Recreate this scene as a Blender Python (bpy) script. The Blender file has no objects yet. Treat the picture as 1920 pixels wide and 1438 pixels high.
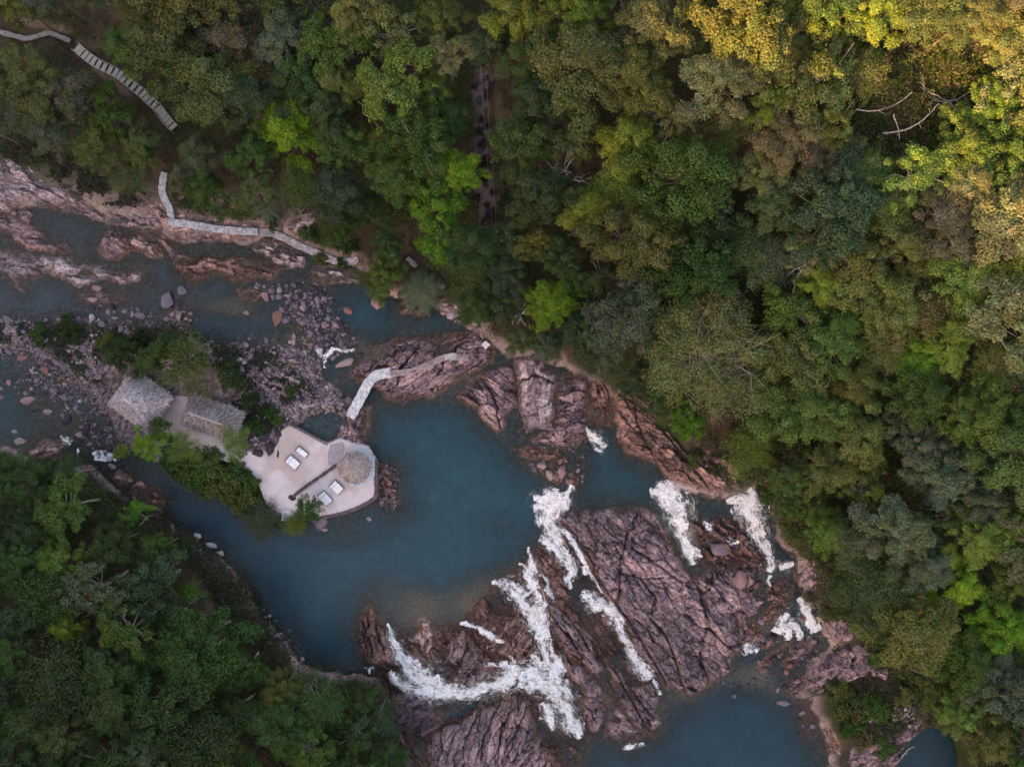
import bpy, math, random
import numpy as np
from mathutils import Vector

# ------------------------------------------------------------------ camera, sky, sun, exposure
SC = bpy.context.scene
COL = SC.collection
S = 0.09            # metres per photo pixel at pool level
HC = 115.0          # camera height above the main pool
cam = bpy.data.cameras.new("camera"); camo = bpy.data.objects.new("camera", cam); COL.objects.link(camo)
cam.sensor_width = 36; cam.lens = 18.0 / (960 * S / HC); cam.clip_start = 1; cam.clip_end = 6000
camo.location = (0, 0, HC); camo.rotation_euler = (0, 0, 0)
SC.camera = camo
SUN_EL = math.radians(21.0)
SDX, SDY = 0.62, 0.785          # the way sunlight travels in plan (towards upper right)
sd = Vector((SDX * math.cos(SUN_EL), SDY * math.cos(SUN_EL), -math.sin(SUN_EL))).normalized()
world = bpy.data.worlds.new("World"); SC.world = world; world.use_nodes = True
wn = world.node_tree.nodes; wl = world.node_tree.links
sky = wn.new("ShaderNodeTexSky"); sky.sky_type = 'NISHITA'; sky.sun_disc = False
sky.sun_elevation = SUN_EL; sky.sun_rotation = math.atan2(-SDX, -SDY); sky.altitude = 300; sky.dust_density = 2.5; sky.ozone_density = 0.15; sky.air_density = 0.8
bg = wn["Background"]; bg.inputs[1].default_value = 0.15
wt = wn.new("ShaderNodeVectorMath"); wt.operation = 'MULTIPLY'; wt.inputs[1].default_value = (1.35, 1.0, .76)   # warm tint multiplied into the sky light as white balance
wl.new(sky.outputs[0], wt.inputs[0]); wl.new(wt.outputs[0], bg.inputs[0])
sl = bpy.data.lights.new("sun", 'SUN'); so = bpy.data.objects.new("sun", sl); COL.objects.link(so)
sl.energy = 3.7; sl.angle = math.radians(0.5); sl.color = (1.0, 0.52, 0.17)
so.rotation_euler = sd.to_track_quat('-Z', 'Y').to_euler(); so.location = (-60, -60, 150)
SC.view_settings.view_transform = 'Standard'; SC.view_settings.look = 'None'
SC.view_settings.exposure = 2.35; SC.view_settings.gamma = 1.0
SC.render.engine = 'CYCLES'
SC.cycles.max_bounces = 6; SC.cycles.diffuse_bounces = 3; SC.cycles.glossy_bounces = 2
SC.cycles.transmission_bounces = 3; SC.cycles.transparent_max_bounces = 40
SC.cycles.use_denoising = True

random.seed(7); RNG = np.random.default_rng(11)

# ------------------------------------------------------------------ helpers
def W(px, py, z=0.0):
    k = (HC - z) / HC
    return ((px - 960) * S * k, (719 - py) * S * k, z)
def hashf(i, j, seed):
    i = i.astype(np.int64); j = j.astype(np.int64)
    h = (i * 374761393 + j * 668265263 + seed * 1442695041) & 0xffffffff
    h = ((h ^ (h >> 13)) * 1274126177) & 0xffffffff
    h = (h ^ (h >> 16)) * 2246822519 & 0xffffffff
    return ((h ^ (h >> 15)) & 0xffffff) / float(0xffffff)
def vnoise(x, y, seed=0):
    xi = np.floor(x); yi = np.floor(y); fx = x - xi; fy = y - yi
    fx = fx * fx * fx * (fx * (fx * 6 - 15) + 10); fy = fy * fy * fy * (fy * (fy * 6 - 15) + 10)
    a = hashf(xi, yi, seed); b = hashf(xi + 1, yi, seed); c = hashf(xi, yi + 1, seed); d = hashf(xi + 1, yi + 1, seed)
    return (a * (1 - fx) + b * fx) * (1 - fy) + (c * (1 - fx) + d * fx) * fy
def fbm(x, y, seed=0, o=4, g=0.5):
    t = 0; a = 1.0; s = 0
    for k in range(o):
        t = t + a * vnoise(x, y, seed + k * 17); s += a; a *= g
        x, y = (x * 0.8 - y * 0.6) * 2.03 + 7.1, (x * 0.6 + y * 0.8) * 2.03 + 3.3
    return t / s
def worley(x, y, seed=0, jit=0.9):
    xi = np.floor(x); yi = np.floor(y)
    f1 = np.full(x.shape, 9.0); f2 = np.full(x.shape, 9.0); idv = np.zeros(x.shape); dx1 = np.zeros(x.shape); dy1 = np.zeros(x.shape)
    for a in (-1, 0, 1):
        for b in (-1, 0, 1):
            ci = xi + a; cj = yi + b
            px = ci + 0.5 + (hashf(ci, cj, seed) - 0.5) * jit; py = cj + 0.5 + (hashf(ci, cj, seed + 5) - 0.5) * jit
            dx = x - px; dy = y - py; d = np.sqrt(dx * dx + dy * dy)
            n = d < f1
            f2 = np.where(n, f1, np.minimum(f2, d))
            idv = np.where(n, hashf(ci, cj, seed + 9), idv); dx1 = np.where(n, dx, dx1); dy1 = np.where(n, dy, dy1)
            f1 = np.where(n, d, f1)
    return f1, f2, idv, dx1, dy1
def ss(a, b, x):
    t = np.clip((x - a) / (b - a), 0, 1); return t * t * (3 - 2 * t)
def sdf(x, y, poly):
    """signed distance, positive inside; poly in world metres"""
    d2 = np.full(x.shape, 1e18); ins = np.zeros(x.shape, bool)
    n = len(poly)
    for k in range(n):
        ax, ay = poly[k]; bx, by = poly[(k + 1) % n]
        ex, ey = bx - ax, by - ay
        wx = x - ax; wy = y - ay
        t = np.clip((wx * ex + wy * ey) / (ex * ex + ey * ey + 1e-12), 0, 1)
        d2 = np.minimum(d2, (wx - t * ex) ** 2 + (wy - t * ey) ** 2)
        c = ((ay > y) != (by > y))
        if ey != 0: ins ^= c & (x < ex * (y - ay) / ey + ax)
    return np.where(ins, 1, -1) * np.sqrt(d2)
def P(pts): return [((a - 960) * S, (719 - b) * S) for a, b in pts]
def path_dist(x, y, pts):
    d2 = np.full(x.shape, 1e18)
    for (ax, ay), (bx, by) in zip(pts[:-1], pts[1:]):
        ex, ey = bx - ax, by - ay
        t = np.clip(((x - ax) * ex + (y - ay) * ey) / (ex * ex + ey * ey + 1e-12), 0, 1)
        d2 = np.minimum(d2, (x - ax - t * ex) ** 2 + (y - ay - t * ey) ** 2)
    return np.sqrt(d2)
def mesh_np(name, V, F, mat=None, parent=None, smooth=False, attrs=None, link=True):
    me = bpy.data.meshes.new(name)
    V = np.asarray(V, np.float32); F = np.asarray(F, np.int32)
    me.vertices.add(len(V)); me.vertices.foreach_set("co", V.ravel())
    k = F.shape[1]
    me.loops.add(F.size); me.loops.foreach_set("vertex_index", F.ravel())
    me.polygons.add(len(F)); me.polygons.foreach_set("loop_start", np.arange(0, F.size, k, dtype=np.int32))
    if smooth: me.polygons.foreach_set("use_smooth", np.ones(len(F), bool))
    me.update(calc_edges=True)
    if attrs:
        for an, arr in attrs.items():
            arr = np.asarray(arr, np.float32)
            if arr.ndim == 1:
                a = me.attributes.new(an, 'FLOAT', 'POINT'); a.data.foreach_set("value", arr)
            else:
                if arr.shape[1] == 3: arr = np.concatenate([arr, np.ones((len(arr), 1), np.float32)], 1)
                a = me.attributes.new(an, 'FLOAT_COLOR', 'POINT'); a.data.foreach_set("color", arr.ravel())
    if mat: me.materials.append(mat)
    if not link: return me
    o = bpy.data.objects.new(name, me); COL.objects.link(o)
    if parent: o.parent = parent
    return o
def grid_faces(nx, ny, keep=None):
    i = np.arange(nx - 1); j = np.arange(ny - 1)
    I, J = np.meshgrid(i, j); a = (J * nx + I).ravel()
    F = np.stack([a, a + 1, a + 1 + nx, a + nx], 1)
    if keep is not None:
        kv = keep.ravel(); m = kv[F].any(1); F = F[m]
    return F
def compact(V, F, *arrs):
    u, inv = np.unique(F.ravel(), return_inverse=True)
    return (V[u], inv.reshape(F.shape)) + tuple(a[u] for a in arrs)
def tag(o, label=None, cat=None, group=None, kind=None):
    if label: o["label"] = label
    if cat: o["category"] = cat
    if group: o["group"] = group
    if kind: o["kind"] = kind
    return o
def empty(name, loc, rz=0.0):
    o = bpy.data.objects.new(name, None); COL.objects.link(o); o.location = loc; o.rotation_euler = (0, 0, rz); o.empty_display_size = 0.3
    return o
class MB:
    def __init__(s): s.v = []; s.q = []; s.c = []; s.n = 0
    def add(s, V, F, c=None):
        V = np.asarray(V, float); F = np.asarray(F, int)
        if F.shape[1] == 3: F = np.concatenate([F, F[:, 2:3]], 1)
        s.v.append(V); s.q.append(F + s.n); s.n += len(V)
        s.c.append(np.tile(np.asarray((1, 1, 1) if c is None else c, float), (len(V), 1)) if c is None or np.ndim(c) == 1 else c)
    def box(s, c, d, rz=0, col=None, bev=0.0):
        x, y, z = [k / 2 for k in d]
        if bev > 0:
            b = min(bev, x * .9, y * .9, z * .9); V = []
            for zz, ins in ((-z, b), (-z + b, 0), (z - b, 0), (z, b)):
                V += [(-x + ins, -y + ins, zz), (x - ins, -y + ins, zz), (x - ins, y - ins, zz), (-x + ins, y - ins, zz)]
            F = [(3, 2, 1, 0), (12, 13, 14, 15)]
            for L in range(3):
                for k in range(4): F.append((L * 4 + k, L * 4 + (k + 1) % 4, L * 4 + 4 + (k + 1) % 4, L * 4 + 4 + k))
        else:
            V = [(-x, -y, -z), (x, -y, -z), (x, y, -z), (-x, y, -z), (-x, -y, z), (x, -y, z), (x, y, z), (-x, y, z)]
            F = [(3, 2, 1, 0), (4, 5, 6, 7), (0, 1, 5, 4), (1, 2, 6, 5), (2, 3, 7, 6), (3, 0, 4, 7)]
        V = np.array(V); ca, sa = math.cos(rz), math.sin(rz)
        V = np.stack([V[:, 0] * ca - V[:, 1] * sa, V[:, 0] * sa + V[:, 1] * ca, V[:, 2]], 1) + np.array(c)
        s.add(V, F, col)
    def tube(s, pts, rads, n=6, col=None):
        pts = [np.array(p, float) for p in pts]; V = []
        for k, p in enumerate(pts):
            t = pts[min(k + 1, len(pts) - 1)] - pts[max(k - 1, 0)]; t = t / (np.linalg.norm(t) + 1e-9)
            a = np.array((0, 0, 1.0)) if abs(t[2]) < .9 else np.array((1.0, 0, 0))
            u = np.cross(t, a); u /= np.linalg.norm(u); w = np.cross(t, u)
            for q in range(n):
                an = 2 * math.pi * q / n; V.append(p + (u * math.cos(an) + w * math.sin(an)) * rads[k])
        F = []
        for k in range(len(pts) - 1):
            for q in range(n): F.append((k * n + q, k * n + (q + 1) % n, (k + 1) * n + (q + 1) % n, (k + 1) * n + q))
        m = len(V); V.append(pts[0]); V.append(pts[-1])
        for q in range(n):
            F.append(((q + 1) % n, q, m, m)); F.append(((len(pts) - 1) * n + q, (len(pts) - 1) * n + (q + 1) % n, m + 1, m + 1))
        s.add(V, F, col)
    def build(s, name, mat, parent=None, smooth=False, link=True):
        V = np.concatenate(s.v); F = np.concatenate(s.q); C = np.concatenate(s.c)
        me = bpy.data.meshes.new(name)
        faces = [tuple(f[:3]) if f[2] == f[3] else tuple(f) for f in F.tolist()]
        me.from_pydata(V.tolist(), [], faces)
        if smooth: me.polygons.foreach_set("use_smooth", np.ones(len(me.polygons), bool))
        a = me.attributes.new("col", 'FLOAT_COLOR', 'POINT'); a.data.foreach_set("color", np.concatenate([C, np.ones((len(C), 1))], 1).astype(np.float32).ravel())
        me.materials.append(mat)
        if not link: return me
        o = bpy.data.objects.new(name, me); COL.objects.link(o)
        if parent: o.parent = parent
        return o

# ------------------------------------------------------------------ materials
def mat_new(name):
    m = bpy.data.materials.new(name); m.use_nodes = True
    return m, m.node_tree.nodes, m.node_tree.links, m.node_tree.nodes["Principled BSDF"]
def attr_mat(name, rough=0.85, bump=0.0, bscale=6.0, var=0.25, vscale=3.0, mul=(1, 1, 1), spec=0.25, wetattr=False, detail=6, vein=0):
    m, N, L, B = mat_new(name)
    a = N.new("ShaderNodeAttribute"); a.attribute_name = "col"
    geo = N.new("ShaderNodeNewGeometry")
    n = N.new("ShaderNodeTexNoise"); n.inputs["Scale"].default_value = vscale; n.inputs["Detail"].default_value = detail; L.new(geo.outputs["Position"], n.inputs["Vector"])
    mr = N.new("ShaderNodeMapRange"); mr.inputs[1].default_value = .3; mr.inputs[2].default_value = .7; mr.inputs[3].default_value = 1 - var; mr.inputs[4].default_value = 1 + var
    L.new(n.outputs[0], mr.inputs[0])
    mx = N.new("ShaderNodeVectorMath"); mx.operation = 'MULTIPLY'; L.new(a.outputs["Color"], mx.inputs[0])
    cb = N.new("ShaderNodeCombineXYZ")
    for k in range(3):
        mm = N.new("ShaderNodeMath"); mm.operation = 'MULTIPLY'; mm.inputs[1].default_value = mul[k]; L.new(mr.outputs[0], mm.inputs[0]); L.new(mm.outputs[0], cb.inputs[k])
    L.new(cb.outputs[0], mx.inputs[1]); last = mx.outputs[0]
    for sc_v, w_v, lo in ((1.1, .05, .42), (3.0, .07, .6)) if vein else ():
        mp = N.new("ShaderNodeMapping"); mp.inputs["Rotation"].default_value = (0, 0, 1.0); mp.inputs["Scale"].default_value = (1.0, 2.4, 1.0); L.new(geo.outputs["Position"], mp.inputs["Vector"])
        v5 = N.new("ShaderNodeTexNoise"); v5.inputs["Scale"].default_value = sc_v; v5.inputs["Detail"].default_value = 7; v5.inputs["Roughness"].default_value = .62; v5.inputs["Distortion"].default_value = .5; L.new(mp.outputs[0], v5.inputs["Vector"])
        s5 = N.new("ShaderNodeMath"); s5.operation = 'SUBTRACT'; s5.inputs[1].default_value = .5; L.new(v5.outputs[0], s5.inputs[0])
        a5 = N.new("ShaderNodeMath"); a5.operation = 'ABSOLUTE'; L.new(s5.outputs[0], a5.inputs[0])
        r5 = N.new("ShaderNodeMapRange"); r5.inputs[1].default_value = 0; r5.inputs[2].default_value = w_v; r5.inputs[3].default_value = lo; r5.inputs[4].default_value = 1.04; L.new(a5.outputs[0], r5.inputs[0])
        q5 = N.new("ShaderNodeVectorMath"); q5.operation = 'SCALE'; L.new(last, q5.inputs[0]); L.new(r5.outputs[0], q5.inputs["Scale"]); last = q5.outputs[0]
    L.new(last, B.inputs["Base Color"])
    B.inputs["Roughness"].default_value = rough; B.inputs["Specular IOR Level"].default_value = spec
    if bump > 0:
        n2 = N.new("ShaderNodeTexNoise"); n2.inputs["Scale"].default_value = bscale; n2.inputs["Detail"].default_value = 8; n2.inputs["Roughness"].default_value = .65
        L.new(geo.outputs["Position"], n2.inputs["Vector"])
        b = N.new("ShaderNodeBump"); b.inputs["Strength"].default_value = bump; b.inputs["Distance"].default_value = 0.2
        L.new(n2.outputs[0], b.inputs["Height"]); L.new(b.outputs[0], B.inputs["Normal"])
    if wetattr:
        w = N.new("ShaderNodeAttribute"); w.attribute_name = "wet"
        r = N.new("ShaderNodeMapRange"); r.inputs[3].default_value = rough; r.inputs[4].default_value = 0.3; L.new(w.outputs["Fac"], r.inputs[0]); L.new(r.outputs[0], B.inputs["Roughness"])
    return m
M_rock = attr_mat("rock", .85, 1.0, 4.0, .34, 2.2, wetattr=True, vein=1)
M_ground = attr_mat("ground", .92, .7, 4.0, .3, 3.0, wetattr=True)
M_stone = attr_mat("stone", .85, .6, 8.0, .3, 5.0)
M_bark = attr_mat("bark", .9, .4, 12.0, .3, 5.0)
M_thatch = attr_mat("thatch", .95, .6, 14.0, .3, 9.0)
M_sand = attr_mat("sand", .95, .25, 9.0, .07, .8)
M_cloth = attr_mat("cloth", .8, .1, 20.0, .04, 8.0)
M_wood = attr_mat("wood", .7, .2, 20.0, .2, 8.0)
def leaf_mat(name, use_obj=True):
    m, N, L, B = mat_new(name)
    N.remove(B); out = N["Material Output"]
    a = N.new("ShaderNodeAttribute"); a.attribute_name = "col"
    mx = N.new("ShaderNodeVectorMath"); mx.operation = 'MULTIPLY'
    L.new(a.outputs["Color"], mx.inputs[0])
    if use_obj:
        oi = N.new("ShaderNodeObjectInfo"); L.new(oi.outputs["Color"], mx.inputs[1])
    else: mx.inputs[1].default_value = (1, 1, 1)
    d = N.new("ShaderNodeBsdfPrincipled"); d.inputs["Roughness"].default_value = .55; d.inputs["Specular IOR Level"].default_value = .2
    t = N.new("ShaderNodeBsdfTranslucent"); L.new(mx.outputs[0], d.inputs["Base Color"])
    m2 = N.new("ShaderNodeVectorMath"); m2.operation = 'MULTIPLY'; m2.inputs[1].default_value = (1.3, 1.35, .5); L.new(mx.outputs[0], m2.inputs[0]); L.new(m2.outputs[0], t.inputs["Color"])
    mix = N.new("ShaderNodeMixShader"); mix.inputs[0].default_value = .3
    L.new(d.outputs[0], mix.inputs[1]); L.new(t.outputs[0], mix.inputs[2]); L.new(mix.outputs[0], out.inputs["Surface"])
    return m
M_leaf = leaf_mat("leaf"); M_under = leaf_mat("undergrowth_leaf", False)
def water_mat():
    m, N, L, B = mat_new("water"); N.remove(B); out = N["Material Output"]
    geo = N.new("ShaderNodeNewGeometry")
    op = N.new("ShaderNodeAttribute"); op.attribute_name = "opac"
    col = N.new("ShaderNodeAttribute"); col.attribute_name = "col"
    n = N.new("ShaderNodeTexNoise"); n.inputs["Scale"].default_value = 1.6; n.inputs["Detail"].default_value = 6; n.inputs["Roughness"].default_value = .6; L.new(geo.outputs["Position"], n.inputs["Vector"])
    b = N.new("ShaderNodeBump"); b.inputs["Strength"].default_value = .7; b.inputs["Distance"].default_value = .2; L.new(n.outputs[0], b.inputs["Height"])
    n3 = N.new("ShaderNodeTexNoise"); n3.inputs["Scale"].default_value = .35; n3.inputs["Detail"].default_value = 10; n3.inputs["Roughness"].default_value = .85; L.new(geo.outputs["Position"], n3.inputs["Vector"])
    mr = N.new("ShaderNodeMapRange"); mr.inputs[1].default_value = .3; mr.inputs[2].default_value = .7; mr.inputs[3].default_value = .7; mr.inputs[4].default_value = 1.34; L.new(n3.outputs[0], mr.inputs[0])
    n4 = N.new("ShaderNodeTexNoise"); n4.inputs["Scale"].default_value = 5.0; n4.inputs["Detail"].default_value = 5; n4.inputs["Roughness"].default_value = .8; L.new(geo.outputs["Position"], n4.inputs["Vector"])
    r4 = N.new("ShaderNodeMapRange"); r4.inputs[1].default_value = .3; r4.inputs[2].default_value = .75; r4.inputs[3].default_value = .8; r4.inputs[4].default_value = 1.35; L.new(n4.outputs[0], r4.inputs[0])
    mm4 = N.new("ShaderNodeMath"); mm4.operation = 'MULTIPLY'; L.new(mr.outputs[0], mm4.inputs[0]); L.new(r4.outputs[0], mm4.inputs[1])  # brightness noise paints ripple sparkle into the water colour
    vm = N.new("ShaderNodeVectorMath"); vm.operation = 'SCALE'; L.new(col.outputs["Color"], vm.inputs[0]); L.new(mm4.outputs[0], vm.inputs["Scale"])
    d = N.new("ShaderNodeBsdfDiffuse"); L.new(vm.outputs[0], d.inputs["Color"])
    t = N.new("ShaderNodeBsdfTransparent"); t.inputs["Color"].default_value = (.80, .86, .84, 1)
    mx = N.new("ShaderNodeMixShader"); L.new(op.outputs["Fac"], mx.inputs[0]); L.new(t.outputs[0], mx.inputs[1]); L.new(d.outputs[0], mx.inputs[2])
    g = N.new("ShaderNodeBsdfGlossy"); g.inputs["Roughness"].default_value = .12; L.new(b.outputs[0], g.inputs["Normal"])
    f = N.new("ShaderNodeFresnel"); f.inputs["IOR"].default_value = 1.33; L.new(b.outputs[0], f.inputs["Normal"])
    m2 = N.new("ShaderNodeMixShader"); L.new(f.outputs[0], m2.inputs[0]); L.new(mx.outputs[0], m2.inputs[1]); L.new(g.outputs[0], m2.inputs[2])
    L.new(m2.outputs[0], out.inputs["Surface"])
    return m
M_water = water_mat()
def foam_mat():
    m, N, L, B = mat_new("foam"); out = N["Material Output"]
    geo = N.new("ShaderNodeNewGeometry")
    a = N.new("ShaderNodeAttribute"); a.attribute_name = "dens"
    n = N.new("ShaderNodeTexNoise"); n.inputs["Scale"].default_value = 7.0; n.inputs["Detail"].default_value = 9; n.inputs["Roughness"].default_value = .9; L.new(geo.outputs["Position"], n.inputs["Vector"])
    s = N.new("ShaderNodeMath"); s.operation = 'ADD'; L.new(a.outputs["Fac"], s.inputs[0]); L.new(n.outputs[0], s.inputs[1])
    mr = N.new("ShaderNodeMapRange"); mr.inputs[1].default_value = .42; mr.inputs[2].default_value = 1.28; mr.inputs[4].default_value = .97; mr.interpolation_type = 'SMOOTHSTEP'; L.new(s.outputs[0], mr.inputs[0])
    k_ = N.new("ShaderNodeAttribute"); k_.attribute_name = "streak"; ad = N.new("ShaderNodeMath"); ad.operation = 'ADD'; L.new(k_.outputs["Fac"], ad.inputs[0]); L.new(n.outputs[0], ad.inputs[1])
    rp = N.new("ShaderNodeMapRange"); rp.inputs[1].default_value = .55; rp.inputs[2].default_value = 1.1; L.new(ad.outputs[0], rp.inputs[0])
    cm_ = N.new("ShaderNodeMix"); cm_.data_type = 'RGBA'; cm_.inputs["A"].default_value = (.50, .56, .66, 1); cm_.inputs["B"].default_value = (.95, .95, .95, 1); L.new(rp.outputs[0], cm_.inputs["Factor"])
    L.new(cm_.outputs["Result"], B.inputs["Base Color"]); B.inputs["Roughness"].default_value = .5
    t = N.new("ShaderNodeBsdfTransparent"); mx = N.new("ShaderNodeMixShader")
    L.new(mr.outputs[0], mx.inputs[0]); L.new(t.outputs[0], mx.inputs[1]); L.new(B.outputs[0], mx.inputs[2]); L.new(mx.outputs[0], out.inputs["Surface"])
    b = N.new("ShaderNodeBump"); b.inputs["Strength"].default_value = .3; b.inputs["Distance"].default_value = .12; L.new(n.outputs[0], b.inputs["Height"]); L.new(b.outputs[0], B.inputs["Normal"])
    return m
M_foam = foam_mat()

# ------------------------------------------------------------------ the lie of the land (photo pixels)
LEVEL = [(-200,560,1.2),(50,420,1.2),(60,570,1.0),(300,540,1.0),(450,560,1.0),(600,580,.9),(720,600,.8),(820,610,.8),(0,720,.9),(100,800,.7),(220,870,.3),(330,930,.05),
 (620,690,.3),(640,740,.1),(600,790,.1),(700,780,0),(800,850,0),(800,1000,0),(600,1050,0),(450,1000,0),(600,1200,0),(740,1090,0),(900,900,0),(960,1020,0),(900,1090,0),(800,1140,0),(560,1130,0),
 (1180,870,.4),(1120,910,.4),(1230,910,.35),(1300,930,.3),(1390,930,.25),(1290,1040,-1.3),(1340,960,.1),(1450,1050,-1.6),(1400,1090,-2.2),(1480,1120,-2.6),(1510,1180,-3.2),(1500,1250,-4.4),
 (1400,1340,-5),(1300,1400,-5),(1350,1260,-4.2),(1500,1400,-5),(1780,1400,-5),(1640,1300,-4.6),(1200,1100,-1.2),(1300,1180,-2.6),(1000,1100,-.4),(1030,1200,-1.6),(1040,1280,-2.8),(1080,1390,-4.7),
 (730,1180,-.1),(770,1250,-1.2),(830,1310,-2.3),(950,1290,-2.6),(900,1200,-.9),(1150,1150,-1.4),(1220,1290,-4),(900,1400,-3.8),(740,1350,-2.6),(1000,1500,-5),(1180,1440,-5)]
LA = P([(-9000,420),(-200,400),(0,395),(60,390),(100,395),(160,402),(200,418),(250,415),(310,440),(330,452),(400,455),(470,458),(520,440),(575,470),(640,500),(700,520),(720,560),(760,560),(800,565),
 (830,585),(870,610),(905,625),(920,650),(950,675),(1000,672),(1060,692),(1130,720),(1150,760),(1160,810),(1190,850),(1230,880),(1260,905),(1300,925),(1380,930),(1420,905),(1440,925),(1450,975),(1470,1030),(1500,1055),
 (1510,1110),(1530,1140),(1545,1165),(1555,1200),(1580,1228),(1540,1260),(1530,1290),(1508,1325),(1545,1338),(1560,1385),(1580,1438),(1590,1700),(1590,9000),(9000,9000),(9000,-9000),(-9000,-9000)])
LB = P([(-9000,820),(-200,828),(0,832),(40,850),(60,866),(130,872),(180,872),(205,905),(240,930),(290,962),(320,980),(370,1012),(410,1042),(450,1080),(480,1122),(500,1160),(530,1190),(545,1215),(560,1240),
 (620,1262),(680,1268),(725,1285),(740,1320),(735,1380),(760,1438),(760,1700),(760,9000),(-9000,9000)])
LC = P([(-9000,600),(-200,600),(0,602),(60,605),(150,600),(250,605),(340,612),(370,640),(440,645),(500,655),(560,650),(600,680),(610,720),(655,745),(665,780),(650,830),(640,850),(600,870),(560,900),(500,930),
 (495,965),(430,932),(375,918),(335,885),(290,862),(245,850),(225,820),(210,790),(175,745),(120,690),(60,662),(0,652),(-200,652),(-9000,650)])
TERR = [(544,797),(551,799),(580,815),(615,833),(640,822),(690,838),(706,865),(706,929),(680,945),(650,958),(608,967),(585,966),(559,968),(531,963),(504,950),(495,925),(486,899),(467,880),(444,869),(420,861),(383,855),
 (355,838),(325,815),(293,800),(300,775),(311,752),(330,740),(352,742),(400,760),(450,795),(452,845),(480,845),(514,845),(526,828),(530,808)]
PTERR = P(TERR)
POND1 = P([(556,800),(575,778),(605,768),(650,778),(650,800),(632,822),(612,830),(580,812)])
POND2 = P([(1700,1460),(1722,1400),(1760,1380),(1800,1385),(1825,1415),(1835,1460),(1835,1700),(1700,1700)])
PITCH = P([(1640,1350),(1665,1340),(1682,1325),(1690,1335),(1680,1355),(1655,1362)])
FZ1 = P([(1050,958),(1015,1010),(985,1060),(930,1088),(905,1120),(868,1165),(830,1172),(770,1172),(735,1180),(740,1240),(700,1265),(712,1300),(735,1500),(1090,1500),(1110,1405),(1180,1425),(1240,1405),(1245,1300),(1300,1250),(1250,1000),(1150,950)])
FZ2 = P([(1285,985),(1300,958),(1325,975),(1385,964),(1430,1030),(1450,1070),(1425,1082),(1395,1064),(1370,1060),(1330,1064),(1310,1078)])
LOWP = P([(818,1322),(850,1342),(905,1328),(890,1350),(860,1366),(832,1366)])
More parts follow.
